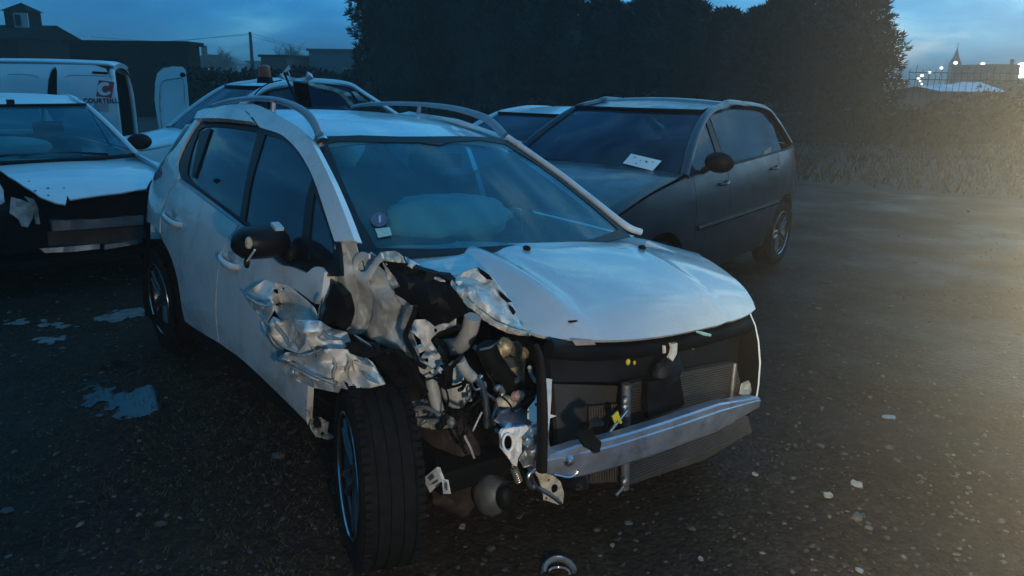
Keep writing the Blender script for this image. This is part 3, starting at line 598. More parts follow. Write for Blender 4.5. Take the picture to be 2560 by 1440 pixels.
crush('front_fender_scrap', [(880, 900, -.84), (925, 908, -.82), (945, 930, -.81), (955, 962, -.80), (925, 965, -.82), (890, 945, -.84)], CRUMP, amp=.03, step=16, sc=30, seed=21, jit=.45, sharp=12)
# bonnet hinge hook
hk = [HF.at(px, py, y=-.745) for px, py in [(924, 641), (906, 640), (893, 650), (888, 668), (893, 686), (907, 694), (920, 688), (932, 670), (944, 652), (957, 640)]]
tube('bonnet_hinge', hk, [.008, .013, .016, .017, .017, .017, .016, .014, .013, .010], WHITE, hero, T_, 8, 40, (.5, 1.15))
crush('hinge_plate', [(905, 645, -.725), (925, 632, -.72), (938, 640, -.71), (930, 662, -.71), (915, 676, -.725)], INNER, amp=.006, step=9, thick=.006)
crush('hinge_plate', [(938, 648, -.69), (952, 630, -.68), (985, 627, -.66), (1006, 640, -.66), (1012, 658, -.66), (985, 655, -.68), (960, 652, -.70), (942, 662, -.70)], PRIMER, amp=.01, step=9)
# large black air box and headlamp mount
crush('air_box', [(955, 652, -.66), (985, 650, -.65), (1010, 657, -.64), (1045, 674, -.62), (1110, 688, -.59), (1135, 712, -.59), (1172, 758, -.59), (1165, 785, -.58), (1132, 797, -.59), (1110, 808, -.60), (1090, 814, -.61), (1066, 800, -.63), (1048, 790, -.64), (1040, 765, -.65), (1026, 762, -.66), (1012, 750, -.66), (988, 735, -.67), (984, 722, -.67), (1000, 716, -.67), (985, 690, -.67)],
      BLACK, amp=.009, step=18, thick=.025, sc=80, lab='crushed black plastic box under the bonnet corner')
tube('drain_hose', [HF.at(px, py, y=-.70) for px, py in [(1040, 765), (1033, 790), (1018, 826), (1014, 842), (1022, 862), (1036, 885), (1042, 905), (1062, 917)]], .009, BLACK, hero, T_, 8, 30)
# brackets and pipes behind the missing headlamp
crush('lamp_bracket', [(1030, 800, -.62), (1060, 798, -.60), (1085, 818, -.58), (1120, 800, -.56), (1138, 790, -.56), (1138, 815, -.56), (1092, 830, -.58), (1075, 850, -.58), (1092, 880, -.58), (1110, 905, -.57), (1108, 925, -.57), (1070, 948, -.58), (1050, 930, -.60), (1042, 905, -.61), (1062, 880, -.61), (1052, 850, -.62), (1030, 830, -.63)],
      CRUMP, amp=.006, step=9, thick=.004, holes=[circ(1066, 901, 5, 7), circ(1074, 932, 4), circ(1089, 922, 4), circ(1088, 826, 5), circ(1104, 897, 3)], lab='white lamp mounting bracket with bolt holes')
tube('coolant_hose', [HF.at(px, py, y=-.50) for px, py in [(1182, 792), (1172, 830), (1150, 862), (1112, 868)]], .030, HOSE, hero, T_, 12, 20)
tube('wiring_loom', [HF.at(px, py, y=-.585) for px, py in [(1090, 850), (1108, 862), (1117, 880), (1112, 905)]], .011, BLACK, hero, T_, 8, 16)
tube('support_rod', [HF.at(px, py, y=-.57) for px, py in [(1092, 838), (1118, 828), (1150, 818)]], .009, BLACK, hero, T_, 8, 8)
tube('filler_pipe', [HF.at(px, py, y=-.58) for px, py in [(1078, 945), (1086, 990), (1098, 1030)]], [.022, .023, .02], HOSE, hero, T_, 12, 14)
v, f = ell_geo(HF.at(1140, 962, y=-.50), (.075, .05, .085), 18, 12, lambda d: 1+.12*noise.noise(d*2.2)); mesh('washer_bottle', v, f, TANK, hero, T_)
bx = HF.at(1114, 942, y=-.615); v, f = box_geo(bx, (.045, .03, .075), Matrix.Rotation(.12, 3, 'Y')); mesh('relay_box', v, f, BLACK, hero, T_, bevel=.004)
tube('sensor_cable', [HF.at(px, py, y=-.63) for px, py in [(1066, 950), (1085, 946), (1108, 962), (1120, 990), (1118, 1018), (1111, 1042)]], .0035, BLACK, hero, T_, 6, 24)
v, f = box_geo(HF.at(1109, 1054, y=-.63), (.022, .02, .026)); mesh('cable_plug', v, f, BLACK, hero, T_, bevel=.004)
crush('strut_tower', [(1006, 1018, -.62), (1030, 1002, -.58), (1066, 996, -.57), (1090, 1028, -.58), (1120, 1036, -.56), (1148, 1058, -.55), (1138, 1070, -.56), (1080, 1074, -.58), (1040, 1064, -.60), (1015, 1055, -.63)], INNER, amp=.02, step=8, sc=26, seed=4, lab='pale strut tower flange')
for pp in ([(1030, 1028), (1060, 1018), (1082, 1028), (1100, 1040)], [(1026, 1045), (1060, 1052), (1100, 1052), (1130, 1056)]):
    tube('stiffening_rib', [HF.at(a, b, y=-.615) for a, b in pp], .008, INNER, hero, T_, 6, 12)
# gearbox / subframe, rusty and oily, behind the wheel
def lump(name, px, py, r, m, seed=0, k=.18, **ax):
    v, f = ell_geo(HF.at(px, py, **ax), r, 22, 14, lambda d: 1+k*noise.noise(d*2.3+Vector((seed, 0, 0)))+k*.6*noise.noise(d*5+Vector((0, seed, 0)))); return mesh(name, v, f, m, hero, T_)
lump('gearbox', 1120, 1150, (.20, .10, .19), RUST, 1, y=-.46)
tube('drive_shaft', [HF.at(a, b, y=-.5) for a, b in [(1128, 1070), (1132, 1130), (1130, 1200)]], [.024, .028, .024], RUST, hero, T_, 10, 8)
lump('engine_block', 1290, 1000, (.26, .30, .28), DARK, 2, y=-.12)
lump('subframe', 1170, 1210, (.10, .16, .07), RUST, 5, y=-.4)
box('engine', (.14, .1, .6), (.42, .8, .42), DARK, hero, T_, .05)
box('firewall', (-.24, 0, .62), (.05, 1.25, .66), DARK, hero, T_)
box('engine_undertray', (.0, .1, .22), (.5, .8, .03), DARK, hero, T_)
for k, (a, b, r) in enumerate(((1262, 868, .030), (1290, 872, .024), (1248, 880, .02), (1308, 884, .02))): lump('engine_casting', a, b, (r, r*.9, r*1.1), BRASS, k, x=.28)
tube('oil_filter', [HF.at(1280, 912, x=.27), HF.at(1282, 945, x=.27), HF.at(1290, 978, x=.27)], [.042, .040, .030], BRASS, hero, T_, 16)
tube('oil_filter_rim', [HF.at(1279, 905, x=.28), HF.at(1280, 913, x=.28)], [.047, .047], BRASS, hero, T_, 16)
tube('intake_hose', [HF.at(a, b, x=.30) for a, b in [(1215, 865), (1232, 905), (1262, 945), (1292, 975), (1312, 985)]], .035, BLACK, hero, T_, 10, 18)
for m_, pp, r in ((ALU, [(1162, 925), (1180, 942), (1200, 955), (1210, 985), (1216, 1020), (1218, 1068)], .0115), (ALU, [(1196, 960), (1216, 985), (1236, 1000), (1240, 1022), (1232, 1046), (1236, 1062)], .006),
                  (ALU, [(1182, 945), (1180, 962), (1188, 974), (1200, 972)], .004), (ALU, [(1205, 938), (1199, 948), (1196, 956)], .008), (HOSE, [(1150, 900), (1164, 926), (1182, 944)], .018), (ALUD, [(1238, 975), (1248, 968), (1256, 980), (1252, 992)], .010),
                  (BLACK, [(1340, 985), (1300, 1015), (1260, 1035), (1232, 1052), (1222, 1085)], .006), (ALUD, [(1205, 1030), (1190, 1060), (1182, 1078)], .004)):
    tube('refrigerant_pipe' if m_ in (ALU, ALUD) else 'engine_hose', [HF.at(a, b, x=.36) for a, b in pp], r, m_, hero, T_, 8, 28)
v, f = join_geo([ell_geo(HF.at(1262, 1005, x=.33), (.03, .035, .022), 10, 7), box_geo(HF.at(1275, 1010, x=.33), (.03, .07, .03))]); mesh('alternator_housing', v, f, PRIMER, hero, T_, bevel=.006)
lump('pink_cap', 1294, 990, (.02, .025, .018), mat('pink_plastic', (.40, .22, .18), .5, var=.2, vs=30), 3, x=.36)
lump('mount_block', 1270, 1030, (.03, .05, .03), INNER, 4, x=.33)
R_e = random.Random(12)
for k_ in range(30):                                     # looms, hoses and small pipes criss-crossing the engine bay
    a, b = R_e.uniform(1140, 1330), R_e.uniform(840, 1070); xx = R_e.uniform(.16, .38); pth = []
    dx_, dy_ = R_e.uniform(-22, 22), R_e.uniform(8, 34)
    for q_ in range(4): pth.append(HF.at(a+dx_*q_+R_e.uniform(-9, 9), b+dy_*q_*.8+R_e.uniform(-9, 9), x=xx+R_e.uniform(-.02, .03)))
    tube('wiring_loom' if k_ % 3 else 'small_pipe', pth, R_e.choice((.003, .004, .005, .007)), R_e.choice((BLACK, BLACK, BLACK, ALUD, HOSE)), hero, T_, 6, 16)
for k_ in range(26):                                     # clips, bolts, broken lugs
    p = HF.at(R_e.uniform(1030, 1330), R_e.uniform(850, 1080), x=R_e.uniform(.1, .34)); z_ = R_e.uniform(.006, .018)
    v, f = box_geo(p, (z_*R_e.uniform(.6, 1.6), z_*R_e.uniform(.6, 2), z_), Matrix.Rotation(R_e.uniform(-1, 1), 3, 'X') @ Matrix.Rotation(R_e.uniform(-1, 1), 3, 'Z')); mesh('broken_lug', v, f, R_e.choice((BLACK, INNER, ALUD, PRIMER, CRUMP)), hero, T_, bevel=.002)
# crash-box corner: longitudinal, brackets, upright black post, bumper beam
crush('longitudinal_plate', [(1238, 1048, .50), (1250, 1030, .40), (1290, 1010, .33), (1345, 1045, .45), (1345, 1085, .55), (1300, 1080, .55), (1262, 1068, .53)], ZINC, 'x', amp=.004, step=11, thick=.006, holes=[circ(1289, 1060, 3)])
crush('upright_bracket', [(1352, 940, .52), (1362, 945, .52), (1380, 948, .50), (1378, 1000, .50), (1376, 1036, .50), (1392, 1040, .50), (1375, 1046, .5), (1372, 1080, .5), (1362, 1076, .52), (1320, 1048, .53), (1322, 1022, .53), (1340, 1000, .53), (1348, 970, .52)], CRUMP, 'x', amp=.002, step=9, thick=.004, holes=[[(1337, 1008), (1345, 1008), (1345, 1016), (1337, 1016)], circ(1323, 1030, 2.5)], lab='white upright bracket beside the radiator')
crush('tow_bracket', [(1252, 1085, .58), (1258, 1074, .58), (1275, 1070, .58), (1318, 1064, .60), (1322, 1072, .60), (1306, 1090, .61), (1304, 1130, .61), (1296, 1145, .60), (1292, 1166, .59), (1280, 1160, .58), (1268, 1140, .57), (1254, 1122, .57)], CRUMP, 'x', amp=.0, step=9, thick=.01, holes=[circ(1270, 1107, 11, 20, 14)], lab='pale bracket with an oval hole')
v, f = tube_geo([HF.at(x_, y_, x=.592) for x_, y_ in circ(1270, 1107, 12.5, 21.5, 20)+[(1282.5, 1107)]], .0035, 6); mesh('hole_rim', v, f, CRUMP, hero, T_)
crush('crash_box', [(1320, 1064, .60), (1345, 1056, .58), (1372, 1080, .60), (1376, 1140, .62), (1350, 1165, .62), (1310, 1170, .60), (1300, 1150, .61), (1308, 1095, .61)], ALUD, 'x', amp=.04, step=12, sc=18, seed=13, jit=.45, sharp=12, lab='squashed metal crash box')
pb = [HF.at(a, b, x=.655) for a, b in [(1341, 862), (1349, 900), (1353, 950), (1356, 1050), (1354, 1178)]]
tube('upright_post', pb, [.008, .014, .016, .018, .018], BLACK, hero, T_, 8, 20, (1, .8))
g_beam = lambda y, z: .60+.075*(1-(y/.62)**2)
bt = [HF.hit(a, b, 0, g_beam) for a, b in [(1366, 1162), (1440, 1154), (1520, 1136), (1600, 1112), (1700, 1079), (1800, 1043), (1897, 1006)]]
cl2 = cat_rom(bt, 30); sec = [(-.05, .046), (-.006, .052), (.001, .047), (.003, .030), (.007, .026), (.006, -.030), (.004, -.046), (-.004, -.054), (-.05, -.050), (-.055, 0)]
vs, fs = [], []
for i, p in enumerate(cl2):
    t_ = (cl2[min(i+1, 29)]-cl2[max(i-1, 0)]).normalized(); nrm = Vector((t_.y, -t_.x, 0)).normalized()
    taper = min(1, .55+i*.09, .4+(29-i)*.12)
    vs += [p+nrm*dx+Vector((0, 0, dz*taper+.0015*noise.noise(Vector((i*.4, dz*30, 0))))) for dx, dz in sec]
k_ = len(sec)
for i in range(29):
    for j in range(k_): fs.append((i*k_+j, i*k_+(j+1) % k_, (i+1)*k_+(j+1) % k_, (i+1)*k_+j))
fs += [tuple(range(k_))[::-1], tuple(29*k_+j for j in range(k_))]
beam = mesh('bumper_beam', vs, fs, ZINC, hero, T_, sharp=28); tag(beam, 'bare galvanised bumper beam across the nose')
bp_ = HF.hit(1419, 1150, 0, g_beam); v, f = lathe_geo([(0, .018), (.010, .016), (.017, .008), (.020, -.004)], 18, 'z')
Rb = Vector((1, -.25, .1)).to_track_quat('Z', 'Y').to_matrix(); mesh('beam_bolt', [Rb @ q + bp_+Vector((.004, 0, 0)) for q in v], f, ALU, beam)
tube('beam_tear', [HF.hit(a, b, 0, lambda y, z: g_beam(y, z)+.01) for a, b in [(1384, 1186), (1420, 1193), (1438, 1186), (1444, 1178)]], .004, ALU, beam, None, 6, 12)
crush('beam_scrap', [(1460, 1060, .67), (1492, 1040, .67), (1511, 1055, .67), (1510, 1064, .68), (1478, 1068, .69), (1488, 1090, .69), (1504, 1105, .69), (1500, 1130, .69), (1488, 1134, .69), (1466, 1118, .685), (1450, 1090, .68)], BLACK, 'x', amp=.006, step=12, thick=.012, lab='torn black foam scrap on the beam')
# radiator pack
def cpan(name, ol, m, x, step=30, thick=.02, lab=None, **k): return crush(name, [(a, b, x) for a, b in ol], m, 'x', step=step, amp=0, thick=thick, lab=lab, **k)
cpan('condenser', [(1566, 962), (1660, 940), (1840, 906), (1862, 1010), (1880, 1080), (1760, 1150), (1640, 1190), (1562, 1216)], FINS, .47, thick=.03, lab='brown finned condenser')
for k in range(34):                                      # core tubes, one by one
    f0 = k/33; a = HF.at(1572, 968+f0*236, x=.476); b = HF.at(1838+f0*36, 912+f0*170, x=.476)
    tube('core_tube', [a, b], .0035, FINS, hero, T_, 5)
tube('condenser_tank', [HF.at(a, b, x=.485) for a, b in [(1566, 960), (1565, 1050), (1563, 1130), (1562, 1222)]], .016, ALUD, hero, T_, 10, 10)
tube('condenser_tank', [HF.at(a, b, x=.485) for a, b in [(1838, 908), (1832, 960), (1828, 1000)]], .009, ALUD, hero, T_, 8, 6)
cpan('radiator', [(1385, 960), (1555, 965), (1556, 1200), (1480, 1210), (1400, 1180)], mat('radiator_dark', (.045, .04, .035), .6, var=.2), .40)
for k in range(13):
    px = 1474+k*6.2; tube('radiator_rib', [HF.at(px, 1015+k*-.5, x=.425), HF.at(px+1, 1100, x=.425), HF.at(px+3, 1204, x=.425)], .0045, FINS, hero, T_, 5)
for a, b in ((1564, 1003), (1563, 1018), (1562, 1205)):
    v, f = ell_geo(HF.at(a, b, x=.505), (.012, .014, .018), 10, 7); mesh('pipe_union', v, f, ALUD, hero, T_)
st = tube('cooling_pipe', [HF.at(a, b, x=xx) for a, b, xx in [(1570, 1020, .51), (1562, 1032, .53), (1550, 1048, .55), (1508, 1100, .62)]], [.008, .009, .007, .005], ALU, hero, T_, 8, 14)
v, f = box_geo(HF.at(1540, 1043, x=.565), (.004, .028, .030), Matrix.Rotation(.5, 3, 'X')); mesh('pipe_tag', v, f, YELL, st)
v, f = box_geo(HF.at(1545, 1051, x=.56), (.02, .022, .009), Matrix.Rotation(-.8, 3, 'X')); mesh('tag_band', v, f, YELL, st)
tube('condenser_pipe', [HF.at(a, b, x=.50) for a, b in [(1562, 1208), (1556, 1220), (1540, 1238)]], .006, ALUD, hero, T_, 8, 8)
cpan('fan_shroud', [(1370, 870), (1550, 862), (1700, 845), (1880, 800), (1893, 905), (1840, 902), (1660, 935), (1560, 955), (1380, 955)], mat('shroud', (.009, .0085, .008), .6, var=.3, vs=10), .42, thick=.03, lab='black plastic front panel')
tube('lock_panel', [HF.at(a, b, x=.50) for a, b in [(1372, 872), (1480, 880), (1600, 872), (1720, 855), (1870, 815)]], .022, BLACK, hero, T_, 8, 24, (1, 1.4))
lump('horn', 1668, 925, (.04, .07, .05), mat('horn_blue_grey', (.012, .013, .015), .55, spec=.15, var=.3, vs=12), 6, x=.50)
crush('duct', [(1622, 955, .52), (1700, 940, .52), (1712, 1010, .52), (1700, 1020, .52), (1640, 1040, .53), (1622, 1048, .53), (1618, 1000, .52)], BLACK, 'x', amp=.006, step=18, thick=.03, lab='black air duct scrap')
crush('latch', [(1679, 860, .53), (1694, 858, .53), (1692, 885, .53), (1682, 903, .53), (1673, 895, .53), (1680, 882, .53)], TANK, 'x', amp=.002, step=8, thick=.012, lab='white bonnet catch')
cpan('latch_pin', [(1659, 864), (1664, 864), (1665, 882), (1660, 884)], TANK, .53, 8, .006)
for a, b, m_, s_ in ((1570, 905, YELL, .008), (1732, 868, YELL, .006), (1586, 907, YELL, .005)): lump('connector', a, b, (s_, s_, s_*1.4), m_, 2, x=.5)
cpan('number_stub', [(1430, 850), (1482, 849), (1490, 862), (1440, 864)], mat('pinkish_scrap', (.30, .24, .2), .6, var=.2), .53, 12, .004)
tube('indicator_wire', [HF.at(a, b, x=.58) for a, b in [(1742, 829), (1758, 834), (1776, 838)]], [.004, .007, .005], mat('green_glass', (.25, .42, .36), .2, var=.2), hero, T_, 6, 6)
crush('corner_bracket', [(1855, 960, .50), (1872, 952, .50), (1880, 965, .50), (1878, 985, .5), (1862, 990, .5), (1850, 985, .5)], INNER, 'x', amp=.01, step=7, thick=.004)
crush('shock_plate', [(1335, 1172, .56), (1352, 1180, .56), (1385, 1190, .56), (1402, 1205, .55), (1410, 1232, .54), (1408, 1258, .53), (1396, 1262, .53), (1362, 1250, .54), (1352, 1210, .55)], PRIMER, 'x', amp=.004, step=8, thick=.005, holes=[circ(1387, 1222, 9, 12, 10), circ(1372, 1201, 3.5), circ(1366, 1246, 3)], lab='beige plate with holes hanging below the beam')
for pp, r in (([(1322, 1170), (1334, 1205), (1344, 1220), (1372, 1236), (1402, 1258)], .0055), ([(1338, 1172), (1324, 1184), (1320, 1200), (1326, 1216), (1334, 1220)], .008)):
    tube('bent_rod', [HF.at(a, b, x=.575) for a, b in pp], r, ALU, hero, T_, 8, 22)
sp0 = HF.at(1284, 1168, x=.57); sp1 = HF.at(1297, 1203, x=.57); dv = sp1-sp0; qz = dv.to_track_quat('Z', 'Y').to_matrix()
v, f = tube_geo([sp0+dv*(i/80)+qz @ Vector((.010*cos(i*.55), .010*sin(i*.55), 0)) for i in range(81)], .0022, 5); mesh('coil_spring', v, f, mat('spring_copper', (.42, .34, .24), .35, metal=.8, var=.2, vs=40), hero, T_)
v, f = ell_geo(HF.at(1228, 1236, y=-.46), (.072, .06, .072), 22, 14, lambda d: 1+.06*noise.noise(d*2)+.03*(abs(d.x) < .09)); rb = mesh('fluid_reservoir', v, f, mat('smoky_plastic', (.085, .085, .078), .5, var=.25, vs=8, dirt=((.03, .027, .022), 12, .45, .7)), hero, T_)
v, f = ell_geo(HF.at(1262, 1245, y=-.47), (.03, .03, .045), 12, 8); mesh('reservoir_pump', v, f, BLACK, rb)
lump('small_pump', 1440, 1206, (.045, .035, .03), BLACK, 8, x=.5)
# left front corner of the wing that shows past the beam
HFt = HF
# hanging part label, two leaves of paper on a string
tg = crush('part_label', [(1058, 1196, -.70), (1092, 1168, -.70), (1106, 1200, -.705), (1075, 1232, -.71)], PAPER, amp=.004, step=10, thick=.0015, lab='white printed part label hanging by the wheel')
crush('label_leaf', [(1093, 1167, -.70), (1100, 1168, -.695), (1112, 1198, -.69), (1121, 1200, -.69), (1127, 1234, -.69), (1109, 1234, -.69), (1106, 1206, -.70)], PAPER, amp=.004, step=10, thick=.0015, par=tg)
ink = mat('print_ink', (.10, .10, .10), .7, var=.3, vs=90)
for q in ([(1071, 1195), (1083, 1185), (1087, 1193), (1075, 1203)], [(1078, 1210), (1094, 1198), (1096, 1203), (1080, 1215)], [(1073, 1212), (1076, 1210), (1084, 1221), (1081, 1224)], [(1088, 1215), (1098, 1207), (1100, 1211), (1090, 1219)], [(1113, 1206), (1118, 1206), (1119, 1226), (1115, 1226)]):
    crush('label_print', [(a, b, -.7075) for a, b in q], ink, amp=0, step=8, thick=.001, par=tg)
tube('label_string', [HF.at(a, b, y=-.69) for a, b in [(1094, 1168), (1092, 1150), (1098, 1130)]], .0015, BLACK, tg, None, 5, 8)
# ------------------------------------------------------------------ generic road car, built from its side profile; local x forwards, y to its left, z up, origin under the front axle
def road_car(name, label, frame, paint, P, skip=(), glassm=None):
    gm = glassm or GLASSB; root = thing(name, label, 'car', frame.ground); T = frame.tilt
    xf, xr, wb, hw = P['xf'], P['xr'], P['wb'], P['hw']; xc, zc = P['cowl']; xh, zh_ = P['head']; zt, xt = P['top']; xe, ze = P['end']; zb1 = P.get('beltr', zc+.06)
    rw = P.get('r', .30); hn = P.get('nose', .68); rfw = P.get('roofw', hw-.24)
    plan = lambda x: interp(x, [xr, xr+.25, -wb*.8, -wb*.3, .1, xf-.15, xf], [hw-.16, hw-.05, hw, hw, hw-.02, hw-.12, hw-.26])
    belt = lambda x: zc+(zb1-zc)*(xc-x)/(xc-xr)
    def wy(x, z):
        b = belt(x) if x < xc else zc; d = 0
        if z < .45: d = .10*((.45-z)/.3)**2
        if z > .7: d = .05*min(1, (z-.7)/max(.05, b-.7))**2
        if z > b: d += (z-b)*(hw-.05-rfw)/(zh_-zc)*1.0
        return plan(x)-d
    hoodz = lambda x: interp(x, [xc, (xc+xf)/2, xf-.2, xf-.05], [zc-.01, zc-.06-.4*(zc-.9), hn+.10, hn])
    topz = lambda x: belt(x) if x < xc else hoodz(x)
    def botz(x):
        for xw in (0, -wb):
            if abs(x-xw) < rw+.06: return max(.24, rw+sqrt((rw+.06)**2-(x-xw)**2))
        return .24
    def spanel(nm, x0, x1, s, m=paint):
        n = max(6, int((x0-x1)/.06)); xs = [x0+(x1-x0)*i/n for i in range(n+1)]
        ol = [(x, topz(x)) for x in xs]+[(x, botz(x)) for x in xs[::-1]]
        ol = [p for i, p in enumerate(ol) if i == 0 or (Vector(p)-Vector(ol[i-1])).length > .004]
        return sheet(nm, ol, lambda x, z: (x, s*wy(x, z), z), m, root, T, step=.12, thick=.02, flip=s > 0)
    bx_ = -wb*.42
    for s in (1, -1):
        if 'fender%d' % s not in skip: spanel('fender', xf-.06, xc-.12, s)
        d1 = spanel('door', xc-.125, bx_-.05, s); d2 = spanel('door', bx_-.056, -wb+.22, s); spanel('quarter_panel', -wb+.215, xr+.04, s)
        for d_, hx in ((d1, bx_+.06), (d2, -wb+.36)):
            tube('door_handle', [(hx+.08, s*(wy(hx, belt(hx)-.12)+.004), belt(hx)-.12), (hx, s*(wy(hx, belt(hx)-.12)+.03), belt(hx)-.12), (hx-.08, s*(wy(hx, belt(hx)-.12)+.004), belt(hx)-.11)], .013, P.get('handle', paint), d_, None, 6, 8)
        # window line: pillar and cant rail swept over the glass
        path = [(xc-.02, zc-.01), ((xc+xh)/2, (zc+zh_)/2+.015), (xh, zh_-.02), (xh-.35, zh_+(zt-zh_)*.6-.02), (xt, zt-.035), (xe+.1, ze-.02), (xe-.12, ze-.14), (xr+.10, belt(xr)+.02)]
        pp = cat_rom([(x, s*(wy(x, z)-.02), z) for x, z in path], 40)
        tube('pillar', pp, P.get('pil', .042), paint, root, T, 8, 0, (1.0, .8))
        up = [(p.x, p.z) for p in pp]
        def glasspoly(a, b):
            t_ = [(x, z-.03) for x, z in up if b <= x <= a and z > belt(x)+.05]
            return [(x, z) for x, z in t_]+[(x, belt(x)+.005) for x in (t_[-1][0], (t_[0][0]+t_[-1][0])/2, t_[0][0])]
        for a, b in ((xc-.1, bx_+.02), (bx_-.08, xe-.02)):
            gp = glasspoly(a, b)
            if len(gp) > 5:
                sheet('side_window', gp, lambda x, z: (x, s*(wy(x, z)-.025), z), gm, root, T, step=.15, thick=.004, flip=s > 0)
        zz = max(z for x, z in up if abs(x-bx_) < .12)
        sheet('middle_pillar', [(bx_+.02, belt(bx_)), (bx_+.0, zz-.03), (bx_-.07, zz-.03), (bx_-.09, belt(bx_))], lambda x, z: (x, s*(wy(x, z)-.018), z), BLACKG, root, T, step=.2, thick=.01, flip=s > 0)
        tube('window_seal', [(x, s*(wy(x, belt(x))+.004), belt(x)+.004) for x in [xc-.1, (xc+xr)/2, xr+.25]], .008, BLACK, root, T, 6, 8)
        mx, mz = xc-.32, belt(xc-.3)+.07
        v, f = join_geo([ell_geo((mx, s*(wy(mx, mz)+.14), mz), (.07, .11, .075), 14, 9), tube_geo([(mx+.03, s*wy(mx, mz-.06), mz-.07), (mx, s*(wy(mx, mz)+.08), mz-.03)], .025, 6)])
        if 'mirror%d' % s not in skip: mesh('door_mirror', v, f, P.get('mirror', BLACK), root, T)
        hl = [(xf-.04, hoodz(xf-.04)-.03), (xf-.22, hoodz(xf-.22)-.03), (xf-.26, hoodz(xf-.2)-.12), (xf-.05, hn-.16)]
        if 'lights' not in skip: sheet('headlight', hl, lambda x, z: (x, s*(wy(x, z)+.004), z), CLEAR, root, T, step=.1, thick=.03, flip=s > 0)
        sheet('tail_light', [(xr+.06, belt(xr)-.02), (xr+.26, belt(xr)-.03), (xr+.22, belt(xr)-.2), (xr+.05, belt(xr)-.28)], lambda x, z: (x, s*(wy(x, z)+.004), z), REDL, root, T, step=.1, thick=.03, flip=s > 0)
    ys = (-1, -.55, 0, .55, 1)
    row = lambda x, z, wdt, bow, dz=0: [(x+bow*(1-k*k), k*wdt, z-dz*k*k) for k in ys]
    wbase = plan(xc)-.10
    if 'bonnet' not in skip: loft('bonnet', [[(x+.04*(1-k*k), k*(wy(x, hoodz(x))-.02), hoodz(x)+.035*(1-abs(k)**3)) for k in ys] for x in (xc-.02, xc*.6+xf*.4, xc*.3+xf*.7, xf-.16, xf-.06)], paint, root, T, 14, 14, .015)
    if 'front' not in skip:
        loft('front_bumper', [[(xf-.07+.08*(1-k*k), k*(plan(xf-.1)-.02), hn+.02) for k in ys], [(xf-.02+.10*(1-k*k), k*(plan(xf-.08)+.02), .52) for k in ys], [(xf-.06+.10*(1-k*k), k*(plan(xf-.1)+.02), .26) for k in ys]], paint, root, T, 14, 8, .02)
        box('grille', (xf+.06, 0, .55), (.03, .8, .10), BLACK, root, T); box('lower_grille', (xf+.065, 0, .36), (.03, .9, .12), BLACK, root, T)
    wsr = [row(xc, zc-.015, wbase, .14), row((xc+xh)/2, (zc+zh_)/2+.01, (wbase+rfw)/2+.03, .11), row(xh, zh_, rfw-.02, .07)]
    loft('windscreen', wsr, gm, root, T, 14, 12, .005)
    tube('windscreen_seal', [Vector(p)+Vector((.01, 0, 0)) for p in wsr[0]], .02, BLACK, root, T, 6, 16)
    tube('windscreen_header', [Vector(p)+Vector((.0, 0, .004)) for p in wsr[2]], .014, BLACK, root, T, 6, 16)
    if 'roof' not in skip: loft('roof', [row(xh, zh_+.006, rfw, .07, .02), row(xh-.35, zh_+(zt-zh_)*.62, rfw+.02, .03, .03), row(xt, zt, rfw+.02, 0, .035), row(xe, ze, rfw, -.02, .03), ], paint, root, T, 14, 16, .02)
    if 'rear' not in skip:
        loft('rear_window', [row(xe-.01, ze-.01, rfw-.03, -.04, .02), row((xe+xr)/2-.02, (ze+belt(xr))/2+.04, rfw, -.06), row(xr+.10, belt(xr)+.02, hw-.2, -.08)], gm, root, T, 12, 8, .005)
        loft('tailgate', [row(xr+.10, belt(xr)+.015, hw-.16, -.08), row(xr+.04, .75, hw-.13, -.08), row(xr, .55, hw-.12, -.09), row(xr+.06, .28, hw-.15, -.08)], paint, root, T, 12, 10, .02)
    for s in (1, -1):
        for xw in (0, -wb):
            wheel(root, Matrix.Translation((xw, s*(hw-.11), rw)), rw, .19, rw*.66, P.get('spokes', 5), s, P.get('rim', RIMB), False)
            v, f = lathe_geo([(rw+.055, 0), (rw+.055, .24)], 20); mesh('wheel_arch_liner', [Vector((p.x+xw, s*(hw-.28+p.y), max(p.z+rw, .16))) for p in v], f, DARK, root, T)
    box('underbody', ((xf+xr)/2-.1, 0, .25), (xf-xr-.4, 2*hw-.45, .06), DARK, root, T)
    box('engine', (.15, 0, .5), (.7, hw*1.2, .34), DARK, root, T, .04)
    loft('dashboard', [[(xc-.02, y, zc-.08) for y in (-.6, 0, .6)], [(xc-.4, y, zc-.04) for y in (-.6, 0, .6)], [(xc-.5, y, .6) for y in (-.6, 0, .6)], [(xc-.3, y, .3) for y in (-.6, 0, .6)]], DARK, root, T, 8, 8)
    for y in (-.36, .36):
        sx = xc-1.15; v, f = join_geo([box_geo((sx+.2, y, .5), (.48, .48, .16)), box_geo((sx, y, .78), (.14, .48, .52), Matrix.Rotation(-.25, 3, 'Y')), box_geo((sx-.09, y, 1.12), (.09, .26, .15))]); mesh('front_seat', v, f, CLOTH, root, T, bevel=.03)
    v, f = join_geo([box_geo((-wb+.35, 0, .5), (.45, 1.2, .16)), box_geo((-wb+.05, 0, .78), (.14, 1.2, .5), Matrix.Rotation(-.3, 3, 'Y'))]); mesh('rear_seat', v, f, CLOTH, root, T, bevel=.03)
    wq = [(xc+.06, .5, zc+.01), (xc+.03, .2, zc+.035), (xc+.05, -.15, zc+.03)]
    for o_ in (0, -.42): tube('wiper', [(a, b+o_*.9, c) for a, b, c in wq], .010, BLACK, root, T, 6, 8)
    return root, wy, belt
